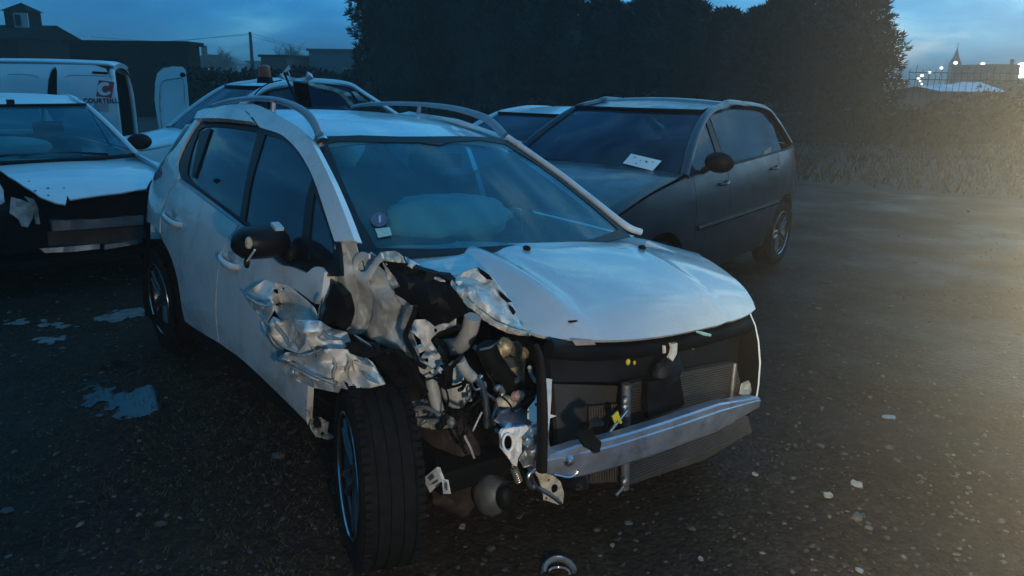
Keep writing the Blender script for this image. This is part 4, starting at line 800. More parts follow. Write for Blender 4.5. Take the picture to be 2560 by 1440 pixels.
def place(px, py, z, head, lx, ly):
    """ground frame whose local point (lx, ly, z) lies on the ray through a pixel, at height z"""
    p = gpt(px, py, z); c, s = cos(head), sin(head)
    return Frame(p.x-(c*lx-s*ly), p.y-(s*lx+c*ly), head)
# dark grey hatchback to the right
hd = radians(233)
DFr = place(1690, 438, 1.0, hd, -.36, .72)
gc, gwy, gbelt = road_car('hatchback_car', 'dark grey hatchback with a white sheet of paper behind its windscreen', DFr, GREY,
    dict(xf=.80, xr=-3.05, wb=2.45, hw=.84, cowl=(-.36, 1.0), head=(-1.08, 1.41), top=(1.50, -1.62), end=(-2.40, 1.43), beltr=1.06, r=.30, handle=GREY, roofw=.60, pil=.036), skip=())
def on_ws(fr, P, px, py, zc, zhd, xc, xh, off):           # point on a car's windscreen plane
    k = (xh-xc)/(zhd-zc); return fr.hit(px, py, 0, lambda y, z: xc+k*(z-zc)+.12*(1-(y/.72)**2)+off)
wsd = lambda px, py, off: on_ws(DFr, None, px, py, 1.0, 1.41, -.36, -1.08, off)
pap = mesh('paper_sheet', [wsd(*q, .035) for q in ((1557, 408), (1578, 384), (1654, 402), (1632, 427))]+[wsd(*q, .03) for q in ((1557, 408), (1578, 384), (1654, 402), (1632, 427))], [(0, 1, 2, 3), (7, 6, 5, 4), (0, 4, 5, 1), (1, 5, 6, 2), (2, 6, 7, 3), (3, 7, 4, 0)], PAPER, None, DFr.m, False)
tag(pap, 'white printed sheet of paper on the grey hatchback windscreen', 'paper')
for q in ((1587, 393, 5, 2), (1590, 408, 4, 2), (1601, 401, 3, 2), (1616, 404, 6, 4), (1632, 405, 5, 1.5)):
    mesh('print_mark', [wsd(q[0]+a*q[2], q[1]+b*q[3]+a*.9, .039) for a, b in ((-.5, -.5), (.5, -.5), (.5, .5), (-.5, .5))], [(0, 1, 2, 3)], ink, pap, None, False)
ba = DFr.hit(1588, 256, 2, lambda x, y: 1.45); 
v, f = join_geo([box_geo(ba, (.07, .045, .035)), tube_geo([ba+Vector((0, 0, .01)), ba+Vector((-.45, -.02, .10))], .004, 5)]); mesh('roof_aerial', v, f, BLACK, gc, DFr.tilt)
for s in (-.42, .42): tube('roof_gutter', [(-1.1, s*1.36, 1.425), (-1.7, s*1.4, 1.478), (-2.6, s*1.38, 1.42)], .007, BLACK, gc, None, 5, 10)
st_ = DFr.hit(1918, 380, 1, lambda x, z: gwy(x, z)-.02)
v, f = box_geo(st_, (.16, .004, .05), Matrix.Rotation(.15, 3, 'Y')); mesh('window_sticker', v, f, mat('pale_sticker', (.32, .34, .33), .6, var=.3, vs=60), gc, None)
tube('side_moulding', [(x, gwy(x, .62)+.006, .62) for x in (-.5, -1.5, -2.2)], .02, BLACK, gc, None, 6, 8)
# white hatchback with its nose torn off, left
hd = radians(-47)
AFr = place(326, 384, .96, hd, -.30, .70)
ac, awy, abelt = road_car('hatchback_car', 'white hatchback with broken open front and loose bonnet, at the left edge', AFr, WHITE2,
    dict(xf=.80, xr=-3.1, wb=2.45, hw=.83, cowl=(-.30, .96), head=(-1.02, 1.36), top=(1.46, -1.6), end=(-2.7, 1.38), r=.30, nose=.70, roofw=.60, pil=.024), skip=('front', 'bonnet', 'lights', 'fender-1'), glassm=GLASS)
def apx(name, ol, m, lab=None, holes=(), step=18, amp=.0, thick=.01, axis='x', seed=0):
    D = idw(list(ol)); RR = random.Random(seed+3)
    o = sheet(name, [(a, b) for a, b, c in ol], lambda u, v_: AFr.at(u, v_, **{axis: D(u, v_)+amp*RR.uniform(-.5, .5)}), m, ac, AFr.tilt, holes, step, thick, .3, sharp=20)
    if lab: tag(o, lab)
    return o
AH = [(-30, 394), (60, 397), (150, 396), (240, 391), (330, 384), (366, 396), (402, 408), (398, 430), (376, 452), (366, 471), (300, 482), (175, 499), (168, 488), (164, 511), (140, 507), (100, 492), (60, 465), (20, 440), (0, 425), (-40, 420)]
g_ah = lambda x, y: interp(x, [-.3, 0, .35, .6, .75], [.95, .925, .87, .80, .72])-.05*(y/.7)**2
bn = sheet('bonnet', AFr.trace(AH, 2, g_ah, t0=3, t1=12, n=120), lambda x, y: (x, y, g_ah(x, y)), WHITE2, ac, AFr.tilt, step=.06, thick=.012); tag(bn, 'loose white bonnet torn at its corner')
for a, b, r in ((72, 453, 1.6), (88, 477, 2.2), (120, 470, 2.4), (121, 488, 1.8), (160, 470, 1.4)):
    p = AFr.hit(a, b, 2, g_ah, t0=3, t1=12); v, f = ell_geo(p, (.018*r/3, .014*r/3, .004), 8, 5); mesh('torn_hole', v, f, DARK, bn)
apx('cross_panel', [(165, 512, .55), (366, 474, .55), (362, 540, .55), (240, 552, .55), (140, 560, .55), (110, 520, .5)], DARK, amp=.03, step=25)
apx('bumper_beam', [(128, 552, .66), (200, 550, .68), (300, 544, .68), (360, 540, .66), (358, 562, .66), (300, 566, .68), (200, 574, .68), (132, 578, .66)], mat('dull_steel', (.10, .10, .10), .5, metal=.4, var=.2), 'dull steel beam across the open front', amp=.01, thick=.05)
apx('radiator', [(118, 580, .58), (358, 566, .58), (356, 606, .58), (122, 615, .58)], mat('brown_radiator', (.045, .028, .018), .7, var=.4, vs=9), amp=.0, thick=.03)
apx('lower_rail', [(100, 622, .62), (180, 616, .64), (250, 610, .66), (250, 622, .66), (180, 630, .64), (112, 632, .62)], ALUD, amp=.01, thick=.03)
apx('lower_rail', [(262, 612, .66), (345, 602, .66), (346, 610, .66), (262, 624, .66)], ALUD, amp=.01, thick=.03)
apx('headlight_shell', [(27, 492, .52), (55, 500, .54), (88, 516, .56), (82, 545, .56), (70, 568, .55), (54, 566, .55), (46, 548, .54), (24, 532, .52)], INNER, 'pale broken headlight shell', amp=.02, step=14, thick=.05)
apx('fender_scrap', [(0, 460, .3), (8, 475, .32), (12, 505, .34), (2, 512, .34), (-20, 490, .3), (-20, 455, .28)], WHITE2, amp=.02, step=14)
apx('bracket', [(60, 490, .52), (85, 498, .54), (95, 520, .55), (100, 560, .56), (90, 560, .56), (86, 522, .55)], INNER, amp=.02, step=12)
c1 = AFr.at(30, 368, x=-.62); v, f = ell_geo(c1, (.12, .30, .09), 22, 14, lambda d: 1+.1*noise.noise(d*2)); mesh('airbag', v, f, BAG, ac, AFr.tilt)
v, f = join_geo([box_geo(AFr.hit(26, 256, 2, lambda x, y: 1.455), (.08, .03, .035))]); mesh('roof_aerial', v, f, BLACK, ac, AFr.tilt)
# white hatchback behind, orange beacon on its roof, tail smashed
hd = radians(220)
CFr = place(420, 322, 1.03, hd, -.40, -.66)
cc, cwy, cbelt = road_car('hatchback_car', 'white car with an orange roof beacon and smashed tail, behind the wrecked crossover', CFr, WHITE2,
    dict(xf=.78, xr=-3.0, wb=2.40, hw=.82, cowl=(-.40, 1.03), head=(-1.08, 1.52), top=(1.63, -1.6), end=(-2.2, 1.58), beltr=1.08, r=.30, nose=.76, roofw=.58), skip=('rear',))
def cpx(name, ol, m, d, amp=.02, step=12, thick=.012, seed=1, lab=None):
    RR = random.Random(seed); n0 = CFr.inv @ WORLD.at(ol[0][0], ol[0][1], d=d)
    o = sheet(name, ol, lambda u, v_: CFr.inv @ WORLD.at(u, v_, d=d+amp*RR.uniform(-1, 1)), m, cc, None, (), step, thick, .3, sharp=20)
    if lab: tag(o, lab)
    return o
bp2 = CFr.inv @ WORLD.at(662, 192, d=7.6)
bc = mesh('beacon', *join_geo([lathe_geo([(0, .115), (.035, .112), (.055, .095), (.06, .05), (.062, .0)], 16, 'z')]), mat('amber_lens', (.34, .06, .015), .3, var=.15, vs=20), cc, Matrix.Translation(bp2)); tag(bc, 'orange beacon on the roof')
mesh('beacon_base', *lathe_geo([(0, .0), (.07, .0), (.075, -.03), (.08, -.06)], 16, 'z'), BLACK, bc)
cpx('torn_roof_skin', [(700, 184), (722, 190), (745, 196), (765, 192), (768, 178), (780, 185), (784, 196), (770, 204), (745, 202), (712, 200), (695, 194)], WHITE2, 7.7, .05, lab='torn roof skin sticking up')
cpx('torn_roof_skin', [(722, 138+25), (730, 182), (724, 190), (718, 176), (710, 186), (704, 184)], WHITE2, 7.72, .03)
cpx('bent_roof_frame', [(770, 203), (800, 210), (830, 217), (870, 230), (880, 238), (868, 240), (826, 226), (796, 219), (772, 212)], PRIMER, 7.6, .03, lab='bent tailgate frame')
cpx('bent_roof_frame', [(846, 226), (858, 234), (876, 252), (884, 262), (872, 262), (860, 246), (844, 232)], PRIMER, 7.62, .03)
cpx('bent_roof_frame', [(880, 228), (890, 230), (925, 252), (932, 256), (900, 252), (884, 240)], INNER, 7.7, .03)
cpx('torn_lining', [(732, 202), (770, 210), (780, 268), (742, 262)], DARK, 7.75, .02)
cpx('rear_side_glass', [(776, 220), (830, 228), (866, 250), (862, 266), (782, 264)], GLASSB, 7.68, .0, step=30, thick=.004)
for q in ([(711, 181), (716, 196), (741, 252)], [(724, 176), (733, 192)], [(880, 234), (896, 260)], [(896, 232), (926, 252)]):
    tube('bent_strut', [CFr.inv @ WORLD.at(a, b, d=7.55) for a, b in q], .012, BLACK, cc, None, 6, 10)
for q in ([(636, 238), (650, 222), (672, 208), (705, 200)], [(650, 240), (680, 228), (722, 222)]):
    tube('roof_seam', [CFr.inv @ WORLD.at(a, b, d=7.5) for a, b in q], .006, BLACK, cc, None, 5, 10)
# pale car hidden behind, only the roof shows
EFr = Frame(-.35, 7.7, radians(235))
road_car('saloon_car', 'low pale car between the crossover and the grey hatchback, only its roof showing', EFr, WHITE2,
    dict(xf=.8, xr=-3.2, wb=2.5, hw=.82, cowl=(-.40, .95), head=(-1.1, 1.27), top=(1.345, -1.8), end=(-2.5, 1.29), r=.29, nose=.62, roofw=.58))
# ------------------------------------------------------------------ white panel van with its back doors open
hd = radians(196)
VFr = Frame(*(lambda p: (p.x, p.y))(gpt(292, 300, .9)), hd)      # origin: rear corner of the flank facing the yard, x towards the nose
van = thing('panel_van', 'white panel van with a red logo and its back doors wide open', 'van', VFr.ground)
lean = lambda z: interp(z, [.3, .55, .9, 1.15, 1.35, 1.6, 1.74, 1.83], [.03, 0, .0, .01, .035, .09, .16, .30])
g_van = lambda x, z: -lean(z)
vt = lambda px: VFr.trace(px, 1, g_van, t0=4, t1=22, n=100)
def vs_(name, o2, m, off=0.0, thick=.02, step=.12, par=None, holes=(), lab=None):
    o = sheet(name, o2, lambda x, z: (x, g_van(x, z)+off, z), m, par or van, None, holes, step, thick)
    if lab: tag(o, lab)
    return o
def varch(xc, r=.36, n=10): return [(xc+r*cos(pi*i/n), .33+r*sin(pi*i/n)) for i in range(n+1)]
slot = vt([(132, 168), (140, 166), (143, 180), (143, 246), (117, 246), (120, 200), (126, 176)])
vs_('side_panel', [(0, .32), (0, .9), (.01, 1.3), (.03, 1.55), (.10, 1.74), (.3, 1.80), (2.3, 1.80), (2.75, 1.72), (3.15, 1.35), (3.3, 1.08), (4.05, .92), (4.2, .6), (4.15, .32), (3.75, .32)]+varch(3.35)[1:-1]+[(2.95, .32), (1.15, .32)]+varch(.75)[1:-1]+[(.35, .32)], WHITE2, holes=[slot], thick=.03)
vs_('door_gap', [(x, z) for x, z in slot], DARK, off=-.05, thick=.02)
box('load_floor', (1.5, -.86, .45), (2.8, 1.6, .06), DARK, van); box('bulkhead', (2.2, -.86, 1.1), (.04, 1.5, 1.3), DARK, van)
sheet('far_side_panel', [(0, .32), (0, 1.3), (.05, 1.7), (.3, 1.8), (2.3, 1.8), (3.2, 1.3), (4.1, .9), (4.15, .32)], lambda x, z: (x, -1.72+lean(z), z), WHITE2, van, None, (), .2, .03)
sheet('load_dark_sheet', [(.02, .5), (.02, 1.6), (.3, 1.74), (2.1, 1.74), (2.1, .5)], lambda x, z: (x, -1.66+lean(z), z), DARK, van, None, (), .3, .01)  # dark sheets that paint the load space as unlit
sheet('load_dark_sheet', [(.05, .5), (.05, 1.6), (.3, 1.74), (2.1, 1.74), (2.1, .5)], lambda x, z: (x, -.05-lean(z), z), DARK, van, None, (), .3, .01)
loft('roof', [[(x, -.86+k*(.86-lean(1.80)), zt_+.05*(1-k*k)) for k in (-1, -.5, 0, .5, 1)] for x, zt_ in ((0.02, 1.74), (.12, 1.795), (1.2, 1.82), (2.3, 1.80), (2.75, 1.72))], WHITE2, van, None, 12, 14, .03)
loft('windscreen', [[(x, -.86+k*wd, z) for k in (-1, 0, 1)] for x, z, wd in ((2.77, 1.70, .66), (3.3, 1.08, .74))], GLASSB, van, None, 8, 6, .006)
loft('nose', [[(x+.08*(1-k*k), -.86+k*wd, z) for k in (-1, -.5, 0, .5, 1)] for x, z, wd in ((3.3, 1.08, .78), (4.0, .92, .74), (4.2, .6, .72), (4.15, .3, .72))], WHITE2, van, None, 10, 10, .02)
rp = [(.0, -.10, .45), (.0, -.10, 1.2), (.02, -.16, 1.55), (.04, -.32, 1.72), (.04, -.86, 1.78), (.04, -1.40, 1.72), (.02, -1.56, 1.55), (.0, -1.62, 1.2), (.0, -1.62, .45)]
tube('rear_door_frame', rp, .05, WHITE2, van, None, 8, 40); tube('rear_door_seal', [Vector(p)+Vector((-.04, 0, -.03)) for p in rp], .018, BLACK, van, None, 6, 40)
tube('rear_bumper', [(-.06, -.05, .42), (-.12, -.86, .40), (-.06, -1.66, .42)], .09, BLACK, van, None, 8, 12)
for pl in ([(20, 186), (50, 185), (80, 188), (98, 194)], [(163, 192), (180, 188), (230, 189), (284, 192)]):
    o2 = vt(pl); tube('pressed_crease', [(x, g_van(x, z)+.001, z) for x, z in o2], .006, INNER, van, None, 5, 14)
o2 = vt([(231, 181), (269, 183)]); tube('roof_handle_slot', [(x, g_van(x, z)+.004, z) for x, z in o2], .022, BLACK, van, None, 6, 4, (.5, 1))
o2 = vt([(268, 322), (286, 323)]); tube('fuel_flap', [(x, g_van(x, z)+.004, z) for x, z in o2], .03, BLACK, van, None, 6, 4, (.4, 1))
o2 = vt([(117, 240), (124, 240), (143, 246), (142, 252), (120, 250)]); vs_('catch_plate', o2, TANK, off=.01, thick=.01)
RED = mat('red_logo', (.42, .03, .03), .5, var=.1, vs=6); 
lg = vs_('logo', vt([(247, 200), (286, 205), (279, 245), (240, 241)]), RED, off=.004, thick=.002, lab='red square logo with a pale letter C')
C_ = [(262+19*cos(a)+(0), 222+17*sin(a)) for a in [radians(t) for t in range(-50, -331, -20)]]+[(264+9*cos(a), 223+9*sin(a)) for a in [radians(t) for t in range(-330, -49, 20)]]
vs_('logo_letter', vt(C_), mat('pale_logo', (.62, .62, .64), .5), off=.008, thick=.002, par=lg, step=.08)
vs_('faded_square', vt([(236, 258), (273, 258), (271, 281), (230, 277)]), mat('faded_logo', (.40, .33, .34), .5, var=.15, vs=5), off=.004, thick=.002)  # faded square below the logo, its own colour
fc = bpy.data.curves.new('lettering', 'FONT'); fc.body = 'COURTEILL'; fc.size = .135; fc.offset = .006; fc.extrude = .001; fc.space_character = 1.08
to = bpy.data.objects.new('tmp_text', fc); C.objects.link(to); bpy.context.view_layer.update()
tm = bpy.data.meshes.new_from_object(to.evaluated_get(bpy.context.evaluated_depsgraph_get())); bpy.data.objects.remove(to)
a_ = VFr.hit(209, 257, 1, g_van, t0=4, t1=22); b_ = VFr.hit(297, 259, 1, g_van, t0=4, t1=22)
wd = max(v_.co.x for v_ in tm.vertices); k_ = (a_.x-b_.x)/wd
for v_ in tm.vertices: v_.co = Vector((a_.x-v_.co.x*k_, g_van(0, a_.z)+.008+v_.co.z, a_.z+v_.co.y*k_*1.05))
tm.materials.clear(); tm.materials.append(mat('lettering_ink', (.025, .03, .05), .5, var=.2)); lo_ = bpy.data.objects.new('lettering', tm); link(lo_, van)
# the far back door swung out behind the van
dl = [(388, 205), (393, 183), (408, 170), (432, 166), (457, 167), (463, 174), (468, 215), (473, 280), (474, 335), (402, 345), (392, 290), (386, 250)]
def vd(u, v_, d=13.4): return VFr.inv @ WORLD.at(u, v_, d=d)
dr = sheet('back_door', dl, lambda u, v_: vd(u, v_, 13.4+.0015*(u-388)), WHITE2, van, None, (), 14, .05); tag(dr, 'open back door of the van')
tube('door_recess', [vd(a, b, 13.36) for a, b in [(404, 320), (400, 260), (402, 215), (410, 202), (440, 197), (458, 200), (462, 260)]], .012, INNER, dr, None, 6, 24)
v, f = ell_geo(vd(457, 187, 13.38), (.05, .03, .04), 10, 7); mesh('lamp_hole', v, f, DARK, dr)
for xw in (.75, 3.35):
    for yw in (-.13, -1.59): wheel(van, Matrix.Translation((xw, yw, .32)), .32, .19, .2, 5, 1 if yw > -1 else -1, ALUD, False)
# ------------------------------------------------------------------ ground
gm_ = bpy.data.materials.new('wet_gravel'); gm_.use_nodes = True; t = gm_.node_tree; b = t.nodes['Principled BSDF']
co = t.nodes.new('ShaderNodeTexCoord').outputs['Object']
def gn(scale, det=6, ro=.6):
    n = t.nodes.new('ShaderNodeTexNoise'); n.inputs['Scale'].default_value = scale; n.inputs['Detail'].default_value = det; n.inputs['Roughness'].default_value = ro; t.links.new(co, n.inputs['Vector']); return n.outputs[0]
vo = t.nodes.new('ShaderNodeTexVoronoi'); vo.inputs['Scale'].default_value = 55; t.links.new(co, vo.inputs['Vector'])
big = ramp_(gn(.55, 4), [(.38, (.024, .018, .0135)), (.55, (.036, .027, .020)), (.68, (.023, .021, .013))], t)
pcol = mix_('MULTIPLY', .75, big, ramp_(vo.outputs['Color'], [(0, (.35, .35, .35)), (.6, (.95, .93, .9)), (.93, (1.5, 1.4, 1.3)), (1, (3.0, 2.8, 2.6))], t), t)
t.links.new(mix_('MULTIPLY', .6, pcol, ramp_(gn(14, 8, .7), [(.3, (.45, .45, .45)), (.7, (1.4, 1.4, 1.35))], t), t), b.inputs['Base Color'])
t.links.new(ramp_(gn(.8, 5), [(.36, (.36,)*3), (.52, (.6,)*3), (.7, (.85,)*3)], t), b.inputs['Roughness'])
b.inputs['Specular IOR Level'].default_value = .035
hsum = math_('ADD', math_('MULTIPLY', vo.outputs['Distance'], -.6, t), math_('MULTIPLY', gn(9, 8, .65), 1.2, t), t)
bn_ = t.nodes.new('ShaderNodeBump'); bn_.inputs['Strength'].default_value = .5; bn_.inputs['Distance'].default_value = .02
t.links.new(hsum, bn_.inputs['Height']); t.links.new(bn_.outputs[0], b.inputs['Normal'])
tag(mesh('ground', [(-700, -60, 0), (700, -60, 0), (700, 1500, 0), (-700, 1500, 0)], [(0, 1, 2, 3)], gm_, smooth=False), kind='structure')
GRASS = mat('dark_meadow', (.010, .011, .006), .95, var=.35, vs=.7, bump=.8, bs=25)
tag(mesh('meadow', [(-200, 24, .004), (-30, 19, .004), (2, 15.5, .004), (6, 12.0, .004), (14, 10, .004), (60, 9, .004), (400, 40, .004), (400, 900, .004), (-400, 900, .004), (-400, 60, .004)], [tuple(range(10))], GRASS, smooth=False), kind='structure')
WATER = mat('puddle_water', (.010, .011, .012), .10, spec=.2, var=.2, vs=3, bump=.02, bs=30)
PALEG = mat('pale_ground', (.15, .13, .125), .5, var=.35, vs=14, bump=.4, bs=60)  # paler base colour for three ground patches
def puddle(px, seed, nm='puddle', m=WATER):
    P = [gpt(a, b_, .005) for a, b_ in px]; pl_ = [(p.x, p.y) for p in P]; g = .016
    x0 = min(p.x for p in P)-.1; x1 = max(p.x for p in P)+.1; y0 = min(p.y for p in P)-.1; y1 = max(p.y for p in P)+.1; nx, ny = int((x1-x0)/g), int((y1-y0)/g); V, F, ix = [], [], {}
    def vid(i_, j_):
        if (i_, j_) not in ix:
            q = Vector((i_*g*7, j_*g*7, seed)); ix[(i_, j_)] = len(V); V.append((x0+i_*g+.35*g*noise.noise(q*9), y0+j_*g+.35*g*noise.noise(q*9+Vector((5, 0, 0))), .005))
        return ix[(i_, j_)]
    for i_ in range(nx):
        for j_ in range(ny):
            c_ = (x0+(i_+.5)*g, y0+(j_+.5)*g); e_ = edge_dist(c_, pl_)*(1 if inpoly(c_, pl_) else -1)
            if e_/.10+1.1*noise.noise(Vector((c_[0]*5, c_[1]*3.2, seed)))+.8*noise.noise(Vector((c_[0]*19, c_[1]*13, seed))) > .05: F.append((vid(i_, j_), vid(i_+1, j_), vid(i_+1, j_+1), vid(i_, j_+1)))
    tag(mesh(nm, V, F, m, smooth=False), kind='structure')
puddle([(18, 803), (60, 800), (110, 804), (160, 806), (188, 816), (150, 822), (112, 818), (70, 813), (30, 814)], 1, 'pale_ground_patch', PALEG)
puddle([(228, 795), (262, 782), (300, 774), (350, 770), (372, 772), (372, 792), (330, 796), (280, 800), (236, 802)], 2, 'pale_ground_patch', PALEG)
puddle([(268, 918), (290, 908), (322, 910), (350, 916), (364, 922), (340, 932), (300, 932), (276, 930)], 3)
puddle([(214, 965), (228, 950), (258, 952), (300, 966), (330, 978), (362, 968), (390, 972), (392, 1020), (360, 1036), (310, 1042), (262, 1034), (222, 1012)], 4)
puddle([(195, 1030), (230, 1026), (250, 1034), (215, 1040)], 6)
puddle([(60, 846), (110, 842), (150, 850), (110, 856), (70, 854)], 8, 'pale_ground_patch', PALEG)
# loose stones and flecks of broken trim, all over the yard
R = random.Random(5); V, F, MI = [], [], []
ico = [(-1, 1.6, 0), (1, 1.6, 0), (-1, -1.6, 0), (1, -1.6, 0), (0, -1, 1.6), (0, 1, 1.6), (0, -1, -1.6), (0, 1, -1.6), (1.6, 0, -1), (1.6, 0, 1), (-1.6, 0, -1), (-1.6, 0, 1)]
icf = [(0, 11, 5), (0, 5, 1), (0, 1, 7), (0, 7, 10), (0, 10, 11), (1, 5, 9), (5, 11, 4), (11, 10, 2), (10, 7, 6), (7, 1, 8), (3, 9, 4), (3, 4, 2), (3, 2, 6), (3, 6, 8), (3, 8, 9), (4, 9, 5), (2, 4, 11), (6, 2, 10), (8, 6, 7), (9, 8, 1)]
for k in range(9000):
    y = 1.5+9*R.random()**1.7; x = R.uniform(-.75, .75)*(y+.8); s = R.choice((.003, .004, .005, .005, .006, .008, .011))*R.uniform(.7, 1.5)
    if k % 23 == 0: s *= 1.8
    o = len(V); a = R.uniform(0, 6.28); ca, sa = cos(a), sin(a); fx, fy, fz = R.uniform(.7, 1.5), R.uniform(.6, 1.1), R.uniform(.35, .7)
    for q in ico:
        q = [c*R.uniform(.75, 1.15)/1.9 for c in q]; X, Y = q[0]*fx*s, q[1]*fy*s
        V.append((x+X*ca-Y*sa, y+X*sa+Y*ca, q[2]*fz*s+s*.25))
    F += [tuple(i+o for i in f_) for f_ in icf]; MI += [0 if R.random() < .72 else 1 if R.random() < .8 else 2]*20
st1 = mat('stone_dark', (.03, .027, .024), .55, var=.4, vs=60); st2 = mat('stone_mid', (.05, .045, .038), .6, var=.4, vs=50); st3 = mat('stone_pale', (.09, .08, .068), .6, var=.3, vs=60)
gv = mesh('gravel', V, F, [st1, st2, st3], smooth=False); gv.data.polygons.foreach_set('material_index', MI); tag(gv, 'loose wet gravel scattered over the yard', 'gravel', kind='stuff')
# grass tufts where the yard is not driven on
V, F = [], []
for k in range(2600):
    if k % 3: x, y = R.uniform(-2.7, -.6), R.uniform(2.0, 4.2)
    else: x, y = R.uniform(-5, 5), R.uniform(3, 11)
    for j in range(3):
        a = R.uniform(0, 6.28); h = R.uniform(.008, .03); o = len(V); dx, dy = cos(a)*h*.8, sin(a)*h*.8
        V += [(x-.002, y, 0), (x+.002, y, 0), (x+dx, y+dy, h)]; F.append((o, o+1, o+2)); x += R.uniform(-.02, .02); y += R.uniform(-.02, .02)
tag(mesh('grass', V, F, mat('short_grass', (.030, .040, .016), .8, var=.3, vs=9), smooth=False), 'short sparse grass between the gravel', 'grass', kind='stuff')
V, F = [], []
for k in range(16000):
    y = 9.5+15*R.random(); x = R.uniform(1.5, 26)
    if y < 15.5-.75*(x-2) and y < 15.5: continue
    a = R.uniform(0, 6.28); h = R.uniform(.05, .22)*(1+.8*noise.noise(Vector((x*.5, y*.5, 2)))); o = len(V); dx, dy = cos(a)*h*.5, sin(a)*h*.5
    V += [(x-.012, y, 0), (x+.012, y, 0), (x+dx, y+dy, h)]; F.append((o, o+1, o+2))
tag(mesh('meadow_grass', V, F, mat('rank_grass', (.020, .022, .010), .85, var=.4, vs=1.2, spec=.1), smooth=False), 'rank dark grass on the waste ground to the right', 'grass', kind='stuff')
# bits of broken car on the ground
SH = mat('pale_shard', (.20, .185, .16), .5, var=.2, vs=40); SHB = mat('blue_grey_shard', (.11, .135, .15), .35, var=.2, vs=30)
def shard(px, py, w, h, m, lab, seed, name='plastic_shard'):
    R_ = random.Random(seed); p = gpt(px, py); s = p.y/FPX*1.05; n = 8
    ol = [(w*s/2*cos(2*pi*i/n)*R_.uniform(.65, 1.2), h*s*cos(2*pi*i/n)*.0+h*s*1.3*sin(2*pi*i/n)*R_.uniform(.65, 1.2)) for i in range(n)]
    top = [Vector((p.x+a, p.y+b_, .004+R_.uniform(0, .007))) for a, b_ in ol]; bot = [Vector((q.x, q.y, .002)) for q in top]
    f = [tuple(range(n)), tuple(range(n, 2*n))[::-1]]+[(i, i+n, (i+1) % n+n, (i+1) % n) for i in range(n)]
    tag(mesh(name, top+bot, f, m, smooth=False), lab, 'debris', 'shards on the ground')
for q in ((1155, 1320, 22, 9, SH, 'pale plastic shard on the gravel below the hanging label', 1), (2140, 1212, 26, 16, SH, 'pale shard furthest right on the gravel, lying alone', 2), (2070, 1240, 30, 12, SH, 'flat pale shard on the gravel right of the bumper beam', 3),
          (2224, 1045, 36, 10, SHB, 'grey blue flat scrap out on the open gravel to the right', 4), (1752, 1400, 14, 9, SH, 'small pale shard near the bottom edge right of the broken ring', 5), (1570, 1310, 24, 5, SHB, 'thin grey splinter on the gravel under the radiator', 6),
          (1530, 1366, 16, 6, SH, 'whitish splinter in front of the radiator, nearest the broken ring', 7), (2150, 1428, 24, 10, SHB, 'bluish shard at the bottom edge far right', 8), (1888, 1188, 18, 8, SH, 'small pale chip under the end of the bumper beam', 9)):
    shard(*q)
rc = gpt(1398, 1425, .02)
rg = thing('lamp_bezel', 'broken clear lamp bezel ring lying at the bottom edge of the picture', 'debris', Matrix.Translation((rc.x, rc.y, 0)))
tube('ring', [(.052*cos(a*.2+.1), .045*sin(a*.2+.1), .012+.022*sin(a*.2)) for a in range(17)], .010, SHB, rg, None, 8, 30, (1, 1.6))
tube('inner_ring', [(.036*cos(a*.25-.2), .03*sin(a*.25-.2), .010) for a in range(14)], .004, CLEAR, rg, None, 6, 24)
box('clip', (-.045, -.012, .012), (.02, .03, .016), BLACK, rg, None, .003); box('clip', (.03, .035, .035), (.016, .012, .01), DARK, rg, None, .002)
# ------------------------------------------------------------------ trees
LEAF = mat('conifer_green', (.016, .021, .012), .75, var=.35, vs=3, col2=(.010, .014, .009)); BARK = mat('bark', (.05, .04, .03), .9, var=.4, vs=9, bump=.6)
def crown_mesh(h, r, n, seed, shape='column'):
    R = random.Random(seed); V, F = [], []
    def rad(t, a):
        if shape == 'column': base = min(1, t*5+.55)*(1-max(0, (t-.55)/.45)**2.2*.9)
        else: base = sqrt(max(.02, 1-(abs(t-.45)/.56)**2.6))
        return r*base*(1+.22*noise.noise(Vector((cos(a)*1.4, sin(a)*1.4, t*6+seed)))+.10*noise.noise(Vector((cos(a)*4, sin(a)*4, t*16+seed))))
    nl = 14                                              # shaded inner mass, so the crown is not see-through
    for i in range(nl+1):
        for j in range(14):
            a = 2*pi*j/14; t_ = i/nl; q = rad(t_, a)*.80; V.append((cos(a)*q, sin(a)*q, .15+t_*(h*.95-.15)))
    for i in range(nl):
        for j in range(14): F.append((i*14+j, i*14+(j+1) % 14, (i+1)*14+(j+1) % 14, (i+1)*14+j))
    F.append(tuple(nl*14+j for j in range(14)))
    for k in range(n):
        t_ = R.random()**.85; a = R.uniform(0, 2*pi); q = rad(t_, a)*R.uniform(.72, 1.04)
        p = Vector((cos(a)*q, sin(a)*q, .15+t_*(h-.15))); d = Vector((cos(a+R.uniform(-.5, .5)), sin(a+R.uniform(-.5, .5)), R.uniform(.2, 1.5)*(1 if t_ < .85 else 2.2))).normalized()
        sd = d.cross(Vector((R.uniform(-1, 1), R.uniform(-1, 1), R.uniform(-.2, 1)))).normalized(); L = R.uniform(.10, .26)*(1+.5*(t_ > .9)); w_ = L*R.uniform(.16, .30)
        for m_ in range(3):                              # a spray of three leaflets
            dd = (d+sd*(m_-1)*.55).normalized(); o = len(V); e = dd.cross(d.cross(sd)).normalized()
            b0 = p+d*(L*.15*m_); V += [b0, b0+dd*L*.5+e*w_*.5, b0+dd*L, b0+dd*L*.5-e*w_*.5]; F.append((o, o+1, o+2, o+3))
    me = bpy.data.meshes.new('crown'); me.from_pydata([tuple(v) for v in V], [], F); me.materials.append(LEAF); return me
TR = {}
